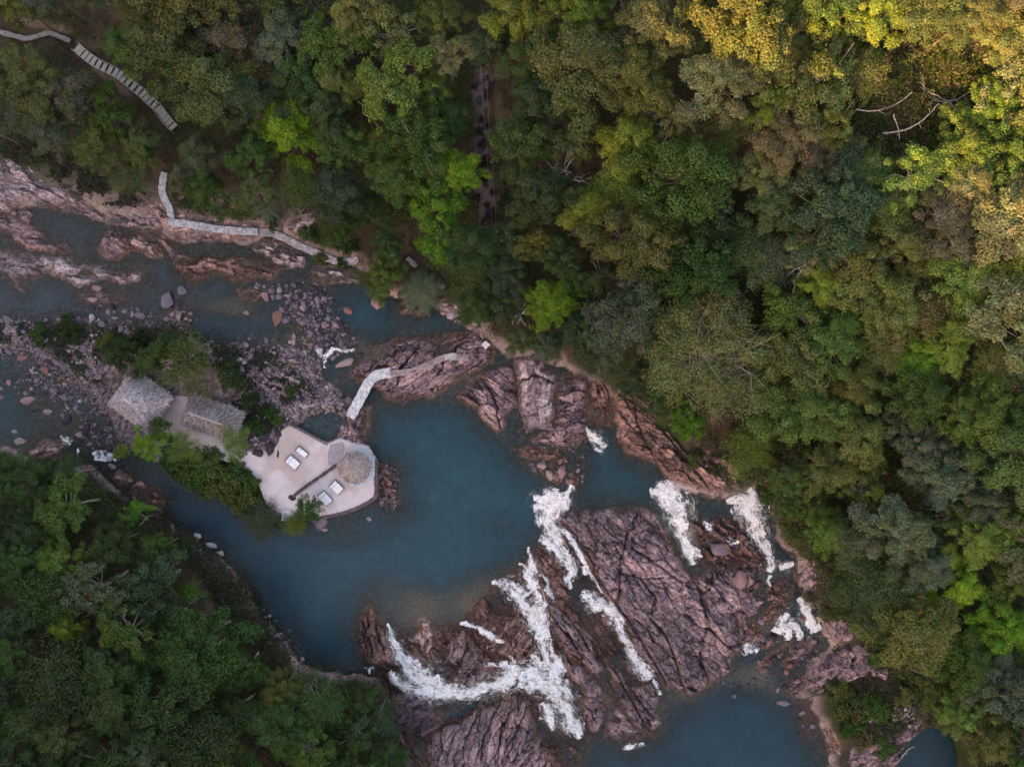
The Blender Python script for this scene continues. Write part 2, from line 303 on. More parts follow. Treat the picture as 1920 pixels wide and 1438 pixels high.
OUT = [
 ("wet reddish brown rock shelf that the central cascades run over", [(1050,958),(1015,1012),(985,1060),(930,1090),(905,1120),(868,1165),(830,1172),(770,1176),(735,1185),(742,1245),(700,1268),(712,1302),(735,1500),(1090,1500),(1110,1405),(1180,1425),(1240,1405),(1245,1300),(1300,1250),(1250,1000),(1150,960)], .12, -55, "wet", 2.6, .55),
 ("wet brown rocks between the right and far right cascades", [(1288,985),(1302,962),(1325,978),(1385,968),(1428,1030),(1448,1070),(1425,1080),(1395,1062),(1370,1056),(1330,1060),(1312,1072)], .25, -50, "wet", 1.8, .9),
 ("great cracked mauve rock slab between the central and right cascades", [(1045,955),(1075,960),(1110,952),(1170,955),(1215,950),(1232,960),(1240,985),(1262,1010),(1280,1050),(1300,1085),(1320,1078),(1335,1066),(1352,1084),(1370,1068),(1400,1070),(1430,1068),(1433,1085),(1415,1110),(1420,1120),(1446,1132),(1430,1155),(1405,1180),(1412,1200),(1405,1240),(1385,1250),(1385,1275),(1345,1310),(1305,1335),(1290,1320),(1262,1310),(1230,1285),(1200,1235),(1180,1190),(1165,1160),(1130,1115),(1100,1070),(1075,1020),(1050,985),(1040,970)], 1.7, -52, "mauve", 4.2, 1.0),
 ("long banded rock ridge left of the narrow cascade beside the great slab", [(1020,1140),(1040,1128),(1060,1140),(1085,1170),(1110,1205),(1135,1265),(1128,1280),(1105,1270),(1085,1245),(1060,1230),(1040,1190),(1025,1165)], 1.5, -52, "pink", 2.6, 1.0),
 ("rounded mauve rock hump right of the foot of the largest cascade", [(1062,1245),(1090,1255),(1105,1270),(1130,1300),(1142,1340),(1140,1380),(1128,1398),(1110,1395),(1095,1370),(1092,1340),(1095,1310),(1075,1290),(1060,1265)], 1.4, -70, "mauve", 2.4, .9),
 ("brownish ribbed rock above the lower pool, left of its upper end", [(1145,1255),(1165,1270),(1190,1310),(1215,1300),(1240,1300),(1245,1330),(1240,1360),(1253,1380),(1240,1400),(1200,1400),(1170,1340),(1150,1300)], 1.4, -50, "mauve", 2.6, .9),
 ("wedge shaped purple rock at the bottom edge of the lower pool", [(1165,1335),(1190,1365),(1225,1400),(1190,1418),(1160,1410),(1138,1412),(1140,1385)], 1.2, -30, "mauve", 2.4, .6),
 ("broad ribbed rock mass at the bottom edge left of the largest cascade", [(855,1370),(890,1345),(915,1340),(950,1315),(970,1310),(990,1330),(1000,1360),(1010,1400),(1030,1438),(1050,1490),(800,1490),(790,1420),(810,1380)], 1.6, 70, "mauve", 3.0, 1.0),
 ("dark flat topped rock below the left end of the foaming cascade", [(735,1310),(760,1300),(800,1305),(822,1325),(815,1345),(830,1355),(830,1375),(790,1400),(760,1390),(735,1370),(728,1335)], 1.6, 20, "dark", 3.0, .6),
 ("shield shaped reddish rock standing at the lower left pool edge", [(670,1160),(695,1135),(705,1150),(722,1180),(730,1210),(745,1230),(745,1250),(720,1255),(690,1250),(680,1230),(670,1195)], 1.5, -78, "brown", 2.6, .8),
 ("upright pinkish rock right of the left cascade's head", [(765,1200),(785,1180),(790,1160),(812,1163),(818,1190),(815,1215),(805,1240),(790,1230),(780,1215)], 1.3, 80, "pink", 2.0, .8),
 ("tilted layered rock above the curving foam of the largest cascade", [(835,1190),(870,1180),(880,1210),(905,1225),(930,1240),(905,1290),(870,1295),(845,1290),(850,1260),(825,1250),(835,1225)], 1.3, 55, "mauve", 2.4, 1.0),
 ("wet dark brown rock shelf left of the central foam", [(900,1140),(935,1110),(950,1120),(980,1160),(1000,1200),(1015,1240),(980,1255),(930,1240),(905,1225),(890,1180)], .5, 50, "brown", 2.4, .7),
 ("small brown rock between the two upper central cascades", [(1020,1012),(1045,1040),(1060,1065),(1030,1075),(1008,1058),(1005,1030)], .8, -60, "brown", 1.8, .8),
 ("long mauve rock island under the stone footpath north of the pool", [(651,704),(672,680),(700,655),(720,646),(750,632),(787,631),(820,635),(852,622),(900,622),(930,652),(922,680),(892,700),(872,712),(840,725),(815,746),(790,745),(752,760),(720,747),(707,732),(682,720)], 1.1, 25, "mauve", 3.4, .9),
 ("angular rock wedge pointing into the main pool from the upper right", [(855,745),(875,720),(900,702),(925,690),(960,687),(970,715),(970,760),(950,785),(945,802),(935,812),(902,790),(895,767),(870,757)], 1.3, -45, "mauve", 3.0, 1.0),
 ("smooth pale mauve rock slab under the forest edge above the pool", [(962,675),(985,660),(1010,664),(1025,690),(1042,702),(1043,785),(1037,805),(1005,802),(997,810),(982,810),(982,782),(972,760),(967,715)], 1.4, 80, "pale", 6.0, .55),
 ("jointed rock terrace left of the foam speckled pool", [(996,821),(1027,807),(1044,783),(1044,737),(1053,706),(1100,700),(1103,778),(1100,801),(1104,821),(1085,833),(1044,839),(999,830)], 1.1, 10, "mauve", 3.0, .8),
 ("brown rock shelf above the foam speckled pool", [(1106,706),(1148,714),(1150,760),(1148,800),(1120,802),(1105,790)], .8, 85, "brown", 2.6, .9),
 ("long narrow rock spit in the main pool below the jointed terrace", [(963,843),(998,837),(1056,850),(1056,858),(1044,864),(983,862)], .8, -12, "brown", 2.4, .8),
 ("cluster of brown rocks just above the central cascade", [(993,868),(1012,871),(1041,868),(1062,883),(1062,897),(1044,910),(1021,892)], .9, -60, "brown", 1.6, 1.0),
 ("small brown rock at the head of the central cascade", [(1070,885),(1078,880),(1084,905),(1078,922),(1068,915)], .5, 80, "brown", 1.4, 1.0),
 ("reddish rock bank running along the forest edge above the right cascades", [(1150,708),(1176,712),(1215,745),(1235,785),(1255,800),(1300,830),(1340,845),(1384,868),(1400,896),(1385,924),(1351,937),(1307,932),(1278,918),(1243,891),(1220,868),(1176,851),(1161,824),(1155,801),(1147,766)], .9, -40, "brown", 3.2, 1.0),
 ("mauve rock bank beside the foot of the far right cascade", [(1500,1050),(1530,1045),(1556,1058),(1548,1100),(1536,1110),(1510,1106),(1499,1097)], .9, 70, "mauve", 2.4, .8),
 ("small reddish rock bank below the far right cascade's shoulder", [(1468,1000),(1485,1005),(1500,1045),(1492,1050),(1478,1035)], .6, 70, "brown", 1.8, .8),
 ("pale mauve rock face at the forest foot right of the small rapids", [(1552,1180),(1560,1158),(1605,1158),(1615,1210),(1597,1222),(1572,1215)], .9, 80, "mauve", 2.4, .8),
 ("sloping mauve rock bank right of the lower pool's inlet", [(1506,1324),(1530,1298),(1535,1268),(1577,1228),(1615,1218),(1655,1215),(1690,1260),(1680,1290),(1640,1290),(1590,1300),(1555,1325)], .9, 35, "mauve", 2.6, 1.0),
 ("orange earthy rock bank on the right shore of the lower pool", [(1545,1342),(1562,1350),(1582,1375),(1596,1400),(1604,1445),(1578,1445),(1565,1390)], .8, -60, "orange", 2.0, .8),
 ("ribbed pale rock at the bottom edge beside the dark corner pond", [(1600,1450),(1620,1410),(1680,1388),(1735,1352),(1765,1370),(1715,1420),(1695,1470),(1600,1470)], .9, 30, "mauve", 2.2, 1.0),
 ("spiky orange rock in the channel above the small rapids", [(1435,1165),(1455,1140),(1470,1142),(1490,1136),(1482,1155),(1470,1170),(1455,1182),(1440,1178)], .9, 40, "orange", 1.4, 1.2),
 ("long thin rock splinter below the small rapids", [(1437,1270),(1455,1250),(1480,1228),(1505,1218),(1490,1240),(1472,1258),(1452,1272)], .7, 40, "pink", 1.6, 1.0),
 ("short banded rock splinter directly under the small rapids", [(1445,1237),(1453,1213),(1472,1202),(1480,1210),(1462,1230)], .7, 50, "orange", 1.4, 1.0),
 ("stubby rock below the long thin splinter in the channel", [(1484,1260),(1505,1244),(1520,1238),(1524,1248),(1508,1264),(1495,1275)], .7, 30, "pink", 1.4, 1.0),
 ("low knobbly rock in the upper river near the left edge", [(-10,412),(42,408),(72,428),(92,437),(95,455),(135,460),(152,472),(145,482),(112,480),(62,472),(32,460),(30,442),(-10,430)], .85, -20, "mauve", 2.8, .7),
 ("long pale ragged rock island in the upper river at the left edge", [(-10,478),(15,470),(62,478),(140,487),(150,500),(190,499),(225,512),(245,514),(267,505),(273,522),(260,532),(235,537),(207,530),(180,528),(155,544),(125,527),(95,517),(75,527),(45,527),(57,550),(37,542),(20,517),(-10,530)], .95, -18, "pale", 3.0, .8),
 ("pinkish rock island between the upper river channel and the walkway", [(187,469),(205,440),(214,426),(250,447),(265,435),(295,440),(312,455),(316,485),(295,487),(270,477),(252,475),(237,492),(207,489)], .85, -40, "pink", 2.6, .8),
 ("long brown rock shelf in the upper river below the pale walkway", [(330,490),(342,480),(375,487),(405,474),(425,488),(475,485),(502,490),(535,505),(525,520),(510,527),(480,527),(445,537),(430,524),(407,518),(375,534),(350,525)], .85, -5, "brown", 2.8, .9),
 ("pale blocky rocks against the lower side of the walkway", [(477,462),(492,452),(520,447),(555,463),(578,474),(572,502),(530,507),(507,486),(482,474)], .8, -20, "pale", 1.8, 1.1),
 ("broad mauve ledge filling the upper river's left corner under the rocky slope", [(-20,398),(20,402),(60,392),(72,402),(60,425),(40,418),(10,440),(-20,452)], .7, -25, "mauve", 2.2, .8),
 ("low ledge joining the walkway shelf to the pinkish rock island", [(262,432),(300,436),(330,450),(345,470),(330,492),(310,470),(290,446)], .45, -40, "pink", 2.0, .8),
 ("thin ledge of grey stones along the upper river below the brown shelf", [(545,560),(585,585),(600,620),(580,640),(560,610),(545,590)], .15, 50, "mauve", 1.2, 1.0),
 ("dark jagged rock in the channel right of the great slab's lower corner", [(1402,1182),(1428,1172),(1442,1190),(1438,1210),(1414,1228),(1404,1205)], .5, 40, "brown", 1.4, 1.1),
 ("low brown rock in the channel below the far right cascade", [(1450,1108),(1478,1092),(1500,1108),(1498,1130),(1470,1140),(1452,1130)], .3, -40, "brown", 1.6, 1.1),
 ("small banded rock right of the long thin splinter", [(1500,1232),(1520,1218),(1545,1222),(1540,1240),(1515,1250)], .4, 30, "mauve", 1.2, 1.1),
 ("rubbly rock spur off the sloping bank into the lower pool", [(1500,1300),(1515,1282),(1532,1290),(1528,1312),(1508,1330),(1498,1318)], .4, 50, "mauve", 1.4, 1.2),
 ("low wet rock at the foot of the great slab by the right channel", [(1330,1062),(1370,1056),(1400,1062),(1395,1076),(1350,1080)], .2, 0, "wet", 1.4, 1.0),
 ("pale pinkish bedrock patch on the islet right of the long hut", [(468,692),(520,680),(562,700),(575,738),(520,752),(482,742),(470,715)], .5, -30, "pale", 1.6, 1.2),
 ("pale bedrock strip along the islet's river edge above the huts", [(425,652),(480,652),(560,655),(595,690),(560,698),(500,680),(440,672)], .4, -15, "pink", 1.6, 1.2),
 ("ragged low rock in the upper river just left of the walkway's slant", [(445,545),(480,540),(500,552),(485,566),(455,562)], .2, 10, "brown", 1.2, 1.1),
 ("low reef of rock between the gravel bar and the sloping grey boulder", [(330,575),(352,580),(352,610),(345,640),(330,612)], .3, 70, "mauve", 1.2, 1.1),
 ("low mauve reef in the upper river below the long pale rock island", [(150,555),(190,548),(230,552),(250,566),(200,572),(160,568)], .22, 5, "mauve", 1.2, 1.1),
 ("pale splintered rocks on the upper river's right bank", [(585,507),(620,495),(640,503),(675,518),(678,532),(650,530),(607,537),(590,530)], .6, -12, "pale", 1.6, 1.1),
 ("streaked rocky slope along the top left river bank", [(-60,262),(8,264),(28,280),(34,304),(60,314),(100,332),(140,358),(175,375),(215,393),(262,400),(312,412),(315,440),(270,434),(210,422),(165,407),(120,397),(60,388),(20,402),(-60,410)], .45, -28, "pale", 3.0, 1.0),
 ("pale rock shelf that carries the bend of the white walkway", [(286,385),(330,378),(345,398),(400,402),(478,408),(486,432),(482,458),(400,458),(335,454),(308,432)], .35, -5, "pink", 2.4, .8),
 ("pale rock face behind the walkway under a bare bush", [(510,425),(560,418),(590,398),(608,428),(598,458),(560,445)], .5, 40, "pale", 1.8, 1.0),
 ("grey rock with roots at the head of the upper pool", [(750,587),(762,556),(790,565),(802,580),(787,594),(765,592)], .7, 20, "mauve", 1.8, .8),
 ("brown rocky neck linking the footbridge to the beach terrace", [(655,772),(675,765),(695,762),(693,780),(693,800),(684,820),(687,838),(650,840),(635,822),(637,797)], .9, 70, "mauve", 1.8, .8),
 ("tan rock rim above the small dark pond on the islet", [(530,752),(590,736),(640,742),(656,760),(648,790),(632,775),(590,768),(556,795),(545,782)], .4, -10, "pale", 1.8, .9),
 ("round pinkish rock half under the trees on the left channel", [(60,845),(82,828),(107,822),(125,838),(122,853),(92,868),(62,857)], 1.0, 20, "pink", 2.2, .6),
 ("split pink rock at the mouth of the left channel", [(207,890),(232,880),(246,892),(242,905),(225,912)], .8, -70, "pink", 2.0, .5),
 ("low pinkish rocks on the left channel's shady bank", [(277,951),(304,934),(315,937),(302,962)], .4, 30, "pink", 1.6, .8),
 ("dark wet rocks in the water right of the round hut", [(706,872),(722,868),(738,885),(736,905),(744,925),(742,946),(722,940),(712,930),(708,900)], .12, -60, "brown", 1.6, .9),
]
def level(x, y):
    px = x / S + 960; py = 719 - y / S
    n = np.zeros(x.shape); d = np.zeros(x.shape)
    for a, b, l in LEVEL:
        w = 1.0 / (((px - a) ** 2 + (py - b) ** 2) / 900 + .5) ** 2.6
        n += w * l; d += w
    return n / d
def gauss(px, py, a, b, r, r2=None, ang=0):
    r2 = r2 or r; c, s = math.cos(math.radians(ang)), math.sin(math.radians(ang))
    u = (px - a) * c + (py - b) * s; v = -(px - a) * s + (py - b) * c
    return np.exp(-(u / r) ** 2 - (v / r2) ** 2)
core_x = np.arange(-104, 104.01, 0.35); core_y = np.arange(-80, 80.01, 0.35)
outer = np.array([4, 9, 16, 25, 36, 50, 66, 84, 104, 126, 150, 180, 220, 280, 360, 480, 640, 900, 1300, 2000, 3000.])
XS = np.concatenate([core_x[0] - outer[::-1], core_x, core_x[-1] + outer]); YS = np.concatenate([core_y[0] - outer[::-1], core_y, core_y[-1] + outer])
GX, GY = np.meshgrid(XS, YS)
wx = GX + (fbm(GX / 3, GY / 3, 3) - .5) * 2.2; wy = GY + (fbm(GX / 3, GY / 3, 31) - .5) * 2.2
PXg = GX / S + 960; PYg = 719 - GY / S
LV = level(np.clip(GX, -110, 110), np.clip(GY, -85, 85))
dA = sdf(wx, wy, LA); dB = sdf(wx, wy, LB); dC = sdf(wx, wy, LC); dT = sdf(GX, GY, PTERR)
dland = np.maximum(np.maximum(dA, dB), dC)
dsh = np.maximum(-dland, 0)
slopeA = .10 + .16 * ss(500, 1500, PXg) * ss(1500, 500, PYg + .2 * PXg - 200) + .04 * ss(700, 1300, PXg)
hA = .9 * ss(0, 2.5, dA) + slopeA * np.clip(dA, 0, 95) + .04 * np.clip(dA - 95, 0, 400)
hB = .8 * ss(0, 2.5, dB) + .11 * np.clip(dB, 0, 70)
hC = .55 * ss(0, 2.0, dC) + .02 * np.clip(dC, 0, 10)
n1 = fbm(GX / 7, GY / 7, 5, 5) - .5; n2 = fbm(GX / 1.6, GY / 1.6, 8, 4) - .5
up = np.where(dA > 0, hA, np.where(dB > 0, hB, np.where(dC > 0, hC, 0)))
drock = np.full(GX.shape, 99.0)
def _mark(poly):
    a = [p[0] for p in poly]; b = [p[1] for p in poly]; i = np.where((XS > min(a) - 6) & (XS < max(a) + 6))[0]; j = np.where((YS > min(b) - 6) & (YS < max(b) + 6))[0]
    if len(i) and len(j):
        sb = np.ix_(j, i); drock[sb] = np.minimum(drock[sb], np.maximum(-sdf(wx[sb], wy[sb], poly), 0))
for _o in OUT: _mark(P(_o[1]))
for _p in (FZ1, FZ2, PTERR): _mark(_p)
dsh = np.minimum(dsh, drock)
depth = .10 * ss(0, .5, dsh) + .19 * np.clip(dsh, 0, 1.5) + .36 * np.clip(dsh - 1.2, 0, 8)
px, py = PXg, PYg
shoal = (1.0 * gauss(px, py, 430, 575, 60, 22, 10) + .9 * gauss(px, py, 300, 540, 60, 14, 25) + .8 * gauss(px, py, 590, 540, 60, 25, 20) + .8 * gauss(px, py, 860, 1125, 110, 42, -22) + .7 * gauss(px, py, 760, 1110, 70, 50, 40)
 + .8 * gauss(px, py, 925, 985, 40, 28) + .9 * gauss(px, py, 735, 920, 26, 60) + 1.2 * gauss(px, py, 600, 600, 70, 45, 50) + 1.3 * gauss(px, py, 600, 640, 90, 35) + 1.2 * gauss(px, py, 80, 740, 130, 75, 25) + 1.2 * gauss(px, py, 250, 920, 55, 40, 30)
 + 1.1 * gauss(px, py, 1090, 870, 40, 30, 60) + 1. * gauss(px, py, 1000, 810, 45, 30) + 1. * gauss(px, py, 1420, 1300, 60, 40, 30) + .8 * gauss(px, py, 1260, 1350, 30, 50) + 1.2 * gauss(px, py, 1540, 1380, 40, 70) + 1.3 * gauss(px, py, 30, 450, 60, 25)
 + 1.2 * gauss(px, py, 390, 475, 110, 14, 3) + .6 * gauss(px, py, 200, 480, 130, 60, 15) + .6 * gauss(px, py, 330, 590, 120, 25, 5) + .5 * gauss(px, py, 520, 560, 90, 60) + .7 * gauss(px, py, 660, 1010, 80, 30) + 1.2 * gauss(px, py, 1430, 1110, 40, 30) + 1.2 * gauss(px, py, 160, 820, 60, 30, 20) + 1. * gauss(px, py, 110, 870, 50, 20))
depth = np.clip(depth, 0, 3.2) * np.clip(1 - .85 * np.clip(shoal, 0, 1.1), .06, 1) + n1 * .5 * ss(0, 2, dsh)
depth = np.maximum(depth, .12 * ss(0, .6, dsh))
Z = LV + up - np.where(dland > 0, 0, depth)
Z += np.where(dland > 0, n1 * 1.6 * ss(0, 14, dland) + n2 * .35 * ss(0, 3, dland), 0)
wetm = ss(-.2, .8, sdf(wx, wy, FZ1)); wet2 = ss(-.2, .8, sdf(wx, wy, FZ2)); wetz = np.maximum(wetm, wet2)
lowp = ss(-.3, .6, sdf(wx, wy, LOWP))
ca, sa = math.cos(math.radians(-55)), math.sin(math.radians(-55))
U = GX * ca + GY * sa; V_ = -GX * sa + GY * ca
f1, f2, idv, _, _ = worley(U / 3.2 + n1, V_ / 1.1 + n1, 77)
steps = (idv - .5) * .7 - .25 * ss(.12, 0, f2 - f1) + n2 * .4
Z = Z * (1 - wetz) + wetz * (LV - .1 + np.clip(steps * .3, -.3, .3))
Z = Z * (1 - lowp) + lowp * (LV - .8)
for pd, dep in ((POND1, .55), (POND2, 1.6), (PITCH, 3.0)):
    d_ = sdf(wx * .4 + GX * .6, wy * .4 + GY * .6, pd); k = ss(-.5, .6, d_)
    base = LV if pd is not PITCH else Z
    Z = Z * (1 - k) + k * (base - dep + (0 if pd is not PITCH else .5))
tk = ss(-.15, .15, dT); Z = Z * (1 - tk) + tk * .75
# the high ridge beyond the lower left that keeps the valley in shade
sc_ = GX * SDX + GY * SDY; tt = -GX * SDY + GY * SDX
ridge = 130 * ss(-112, -200, sc_ + (fbm(GX / 40, GY / 40, 91) - .5) * 14) * (1 - .6 * ss(-260, -700, sc_))
PLANE0 = 32.5
crest = np.minimum(ridge, PLANE0 + .3839 * 195 + 6 * (fbm(tt / 12, sc_ / 30, 92, 5) - .5) + 3)
Z = Z + crest
HG = Z
def bil(A, x, y):
    x = np.asarray(x, float); y = np.asarray(y, float)
    i = np.clip(np.searchsorted(XS, x) - 1, 0, len(XS) - 2); j = np.clip(np.searchsorted(YS, y) - 1, 0, len(YS) - 2)
    fx = np.clip((x - XS[i]) / (XS[i + 1] - XS[i]), 0, 1); fy = np.clip((y - YS[j]) / (YS[j + 1] - YS[j]), 0, 1)
    return (A[j, i] * (1 - fx) + A[j, i + 1] * fx) * (1 - fy) + (A[j + 1, i] * (1 - fx) + A[j + 1, i + 1] * fx) * fy
def gh(x, y): return bil(HG, x, y)
def PW(a, b, add=0.0):
    """the ground point seen at photo pixel (a, b)"""
    z = 0.0
    for _ in range(5):
        x, y, _q = W(a, b, z + add); z = float(gh(x, y))
    return (x, y)
def PWL(pts): return [PW(a, b) for a, b in pts]
SURF = HG.copy()           # ground and rocks together, for things that lie on them

# ground colours
def mixc(a, b, t): return a * (1 - t[..., None]) + np.asarray(b, float) * t[..., None]
nz = fbm(GX / 2.5, GY / 2.5, 44, 5); nf = fbm(GX / .8, GY / .8, 45, 3); nb = fbm(GX / 11, GY / 11, 46, 4)
C = np.zeros(GX.shape + (3,)) + np.array((.045, .034, .022))
C = mixc(C, (.10, .075, .055), ss(.5, .75, nz) * .8)
C = mixc(C, (.03, .05, .012), ss(.45, .65, nb) * .7)
bw = np.where(dA > 0, 2.2 + 6.8 * ss(720, 420, PXg), np.where(dB > 0, 1.6, 6.0))
bank = ss(bw, bw * .2, dland + (nb - .5) * bw) * (dland > -1)
rockc = mixc(mixc(np.zeros(GX.shape + (3,)) + np.array((.22, .165, .16)), (.34, .25, .22), ss(.5, .7, nz)), (.09, .07, .07), ss(.55, .75, nf))
C = C * (1 - bank[..., None]) + rockc * bank[..., None]
# gravel bar
gb = (dC > 0) & (dB < 0) & (dA < 0)
f1, f2, idv, _, _ = worley(GX / .55, GY / .55, 6)
gc = np.array((.17, .13, .135)) * (.45 + 1.1 * idv[..., None]) * (.5 + .5 * ss(0, .3, f2 - f1)[..., None])
gc = mixc(gc, (.35, .27, .24), ss(.55, .75, nb) * .6)
C = np.where(gb[..., None], gc, C)
# bed under water
bed = np.zeros(GX.shape + (3,)) + np.array((.11, .09, .07))
bed = bed * (.55 + .8 * idv[..., None] * ss(0, .3, f2 - f1)[..., None]) * (.7 + .6 * nz[..., None])
bed = mixc(bed, (.26, .20, .15), ss(.2, 1.2, gauss(px, py, 860, 1120, 110, 50, -22) + gauss(px, py, 750, 1110, 60, 50, 40) + .8 * gauss(px, py, 430, 575, 70, 25, 10) + gauss(px, py, 1440, 1300, 60, 40)))
bed = mixc(bed, (.16, .075, .04), ss(.3, .9, gauss(px, py, 290, 925, 45, 30, 20) + gauss(px, py, 1540, 1380, 40, 60)))
C = np.where((dland < 0)[..., None], bed, C)
wetc = np.array((.085, .048, .040)) * (.5 + 1.0 * nz[..., None]) * (.75 + .5 * nf[..., None])
wetc = mixc(wetc, (.16, .105, .09), ss(.62, .75, nz) * .8)
C = C * (1 - wetz[..., None]) + wetc * wetz[..., None]
cor = path_dist(GX, GY, PWL([(905, 130), (905, 200), (905, 300), (915, 440)])); ck = ss(2.2, .6, cor + (nz - .5) * 3 + (nf - .5) * 1.5)
C = C * (1 - ck[..., None]) + np.array((.085, .070, .078)) * (.15 + 1.3 * ss(.4, .65, fbm(GX, GY, 49, 4))[..., None]) * ck[..., None]
cl = ss(.35, .8, gauss(px, py, 1740, 165, 90, 50, -30) + gauss(px, py, 1690, 560, 60, 40, 30) + gauss(px, py, 1500, 735, 60, 30, 40) + gauss(px, py, 1880, 330, 70, 60) + gauss(px, py, 120, 75, 60, 12, 10) + gauss(px, py, 235, 170, 60, 12, 40))
C = C * (1 - cl[..., None]) + np.array((.20, .145, .11)) * (.4 + 1.0 * nz[..., None]) * cl[..., None]
red = ss(.3, .9, gauss(px, py, 1675, 1295, 22, 14) + gauss(px, py, 1645, 1372, 25, 12))
C = C * (1 - red[..., None]) + np.array((.36, .17, .10)) * red[..., None]
gv = np.stack([GX.ravel(), GY.ravel(), Z.ravel()], 1)
ground = mesh_np("ground", gv, grid_faces(len(XS), len(YS)), M_ground, smooth=True, attrs={"col": C.reshape(-1, 3), "wet": wetz.ravel()})
tag(ground, "brown valley floor and river bed rising into wooded slopes", "ground", kind="structure")

# ------------------------------------------------------------------ water sheet
wxs = np.arange(-104, 104.01, .4); wys = np.arange(-80, 60.01, .4)
WX, WY = np.meshgrid(wxs, wys)
WL = level(WX, WY); WB = bil(HG, WX, WY); dep = WL - WB
op = 1 - np.exp(-.95 * np.clip(dep, 0, 9)); op = np.clip(op, 0, .97)
wpx = WX / S + 960; wpy = 719 - WY / S
wc = np.zeros(WX.shape + (3,)) + np.array((.018, .056, .076))
wc = mixc(wc, (.042, .066, .088), ss(650, 250, wpx) * ss(720, 560, wpy))
wc = mixc(wc, (.015, .042, .060), ss(500, 620, wpy - 1100 + 400) * 0 + ss(1180, 1300, wpy) * ss(900, 1200, wpx))
wc = mixc(wc, (.018, .050, .076), ss(650, 300, wpx) * ss(850, 950, wpy))
keep = dep > -.15
Fw = grid_faces(len(wxs), len(wys), keep)
Vw = np.stack([WX.ravel(), WY.ravel(), WL.ravel()], 1)
Vw, Fw, opw, cw = compact(Vw, Fw, op.ravel(), wc.reshape(-1, 3))
tag(mesh_np("water", Vw, Fw, M_water, smooth=True, attrs={"opac": opw, "col": cw}), "teal green river water in still pools between the rocks", "water", kind="structure")

# ------------------------------------------------------------------ rock outcrops
def rock_shape(x, y, ang, seed, blk=3.0, rough=1.0):
    a = math.radians(ang); c, s = math.cos(a), math.sin(a)
    wxx = x + (fbm(x / 3.5, y / 3.5, seed + 1, 4) - .5) * 1.5; wyy = y + (fbm(x / 3.5, y / 3.5, seed + 2, 4) - .5) * 1.5
    u = wxx * c + wyy * s; v = -wxx * s + wyy * c
    f1, f2, i1, dx, dy = worley(u / (blk * 1.3), v / (blk * .45), seed + 3)
    u2 = u * .9 + v * .35; v2 = v * .95 - u * .25
    g1, g2, i2, ex, ey = worley(u2 / (blk * .75), v2 / (blk * .12), seed + 4, 1.0)
    j1, j2, i3, kx, ky = worley(u / (blk * .11), v2 / (blk * .09), seed + 6, 1.0)
    t1 = hashf(np.floor(i1 * 9999), np.floor(i1 * 777), seed) - .5
    t2 = hashf(np.floor(i2 * 9999), np.floor(i2 * 777), seed) - .5
    h = (i1 - .5) * .8 + (dx * t1 * 1.5 + dy * (i1 - .5) * 1.6) + (i2 - .5) * .20 + ex * t2 * .45 + ey * (i2 - .5) * .5 + kx * (i3 - .5) * .22 + ky * t2 * .2
    cr1 = ss(.055, 0, f2 - f1); cr2 = ss(.07, 0, g2 - g1) * (vnoise(x / 2, y / 2, seed + 40) > .38)
    h = h - .45 * cr1 - .14 * cr2
    r = np.abs(fbm(u / 4.0, v / .8, seed + 7, 6, .6) - .5) * 2
    h = h * rough + (fbm(x / 6, y / 6, seed + 8, 3) - .5) * 1.3 + (fbm(x / .9, y / .9, seed + 18, 4) - .5) * .35 - (1 - ss(0, .09, r)) * .2
    return h, cr1, cr2, i1, i2, r
TONES = {"mauve": ((.30, .205, .20), (.47, .31, .28), (.075, .055, .058)), "pink": ((.36, .235, .205), (.52, .345, .29), (.09, .065, .06)), "dark": ((.09, .065, .068), (.15, .105, .105), (.04, .03, .034)),
 "brown": ((.20, .115, .09), (.36, .215, .165), (.05, .032, .028)), "wet": ((.115, .058, .046), (.20, .115, .09), (.035, .02, .018)), "pale": ((.40, .30, .29), (.55, .43, .39), (.13, .10, .10)), "orange": ((.33, .19, .13), (.42, .27, .19), (.12, .07, .055))}
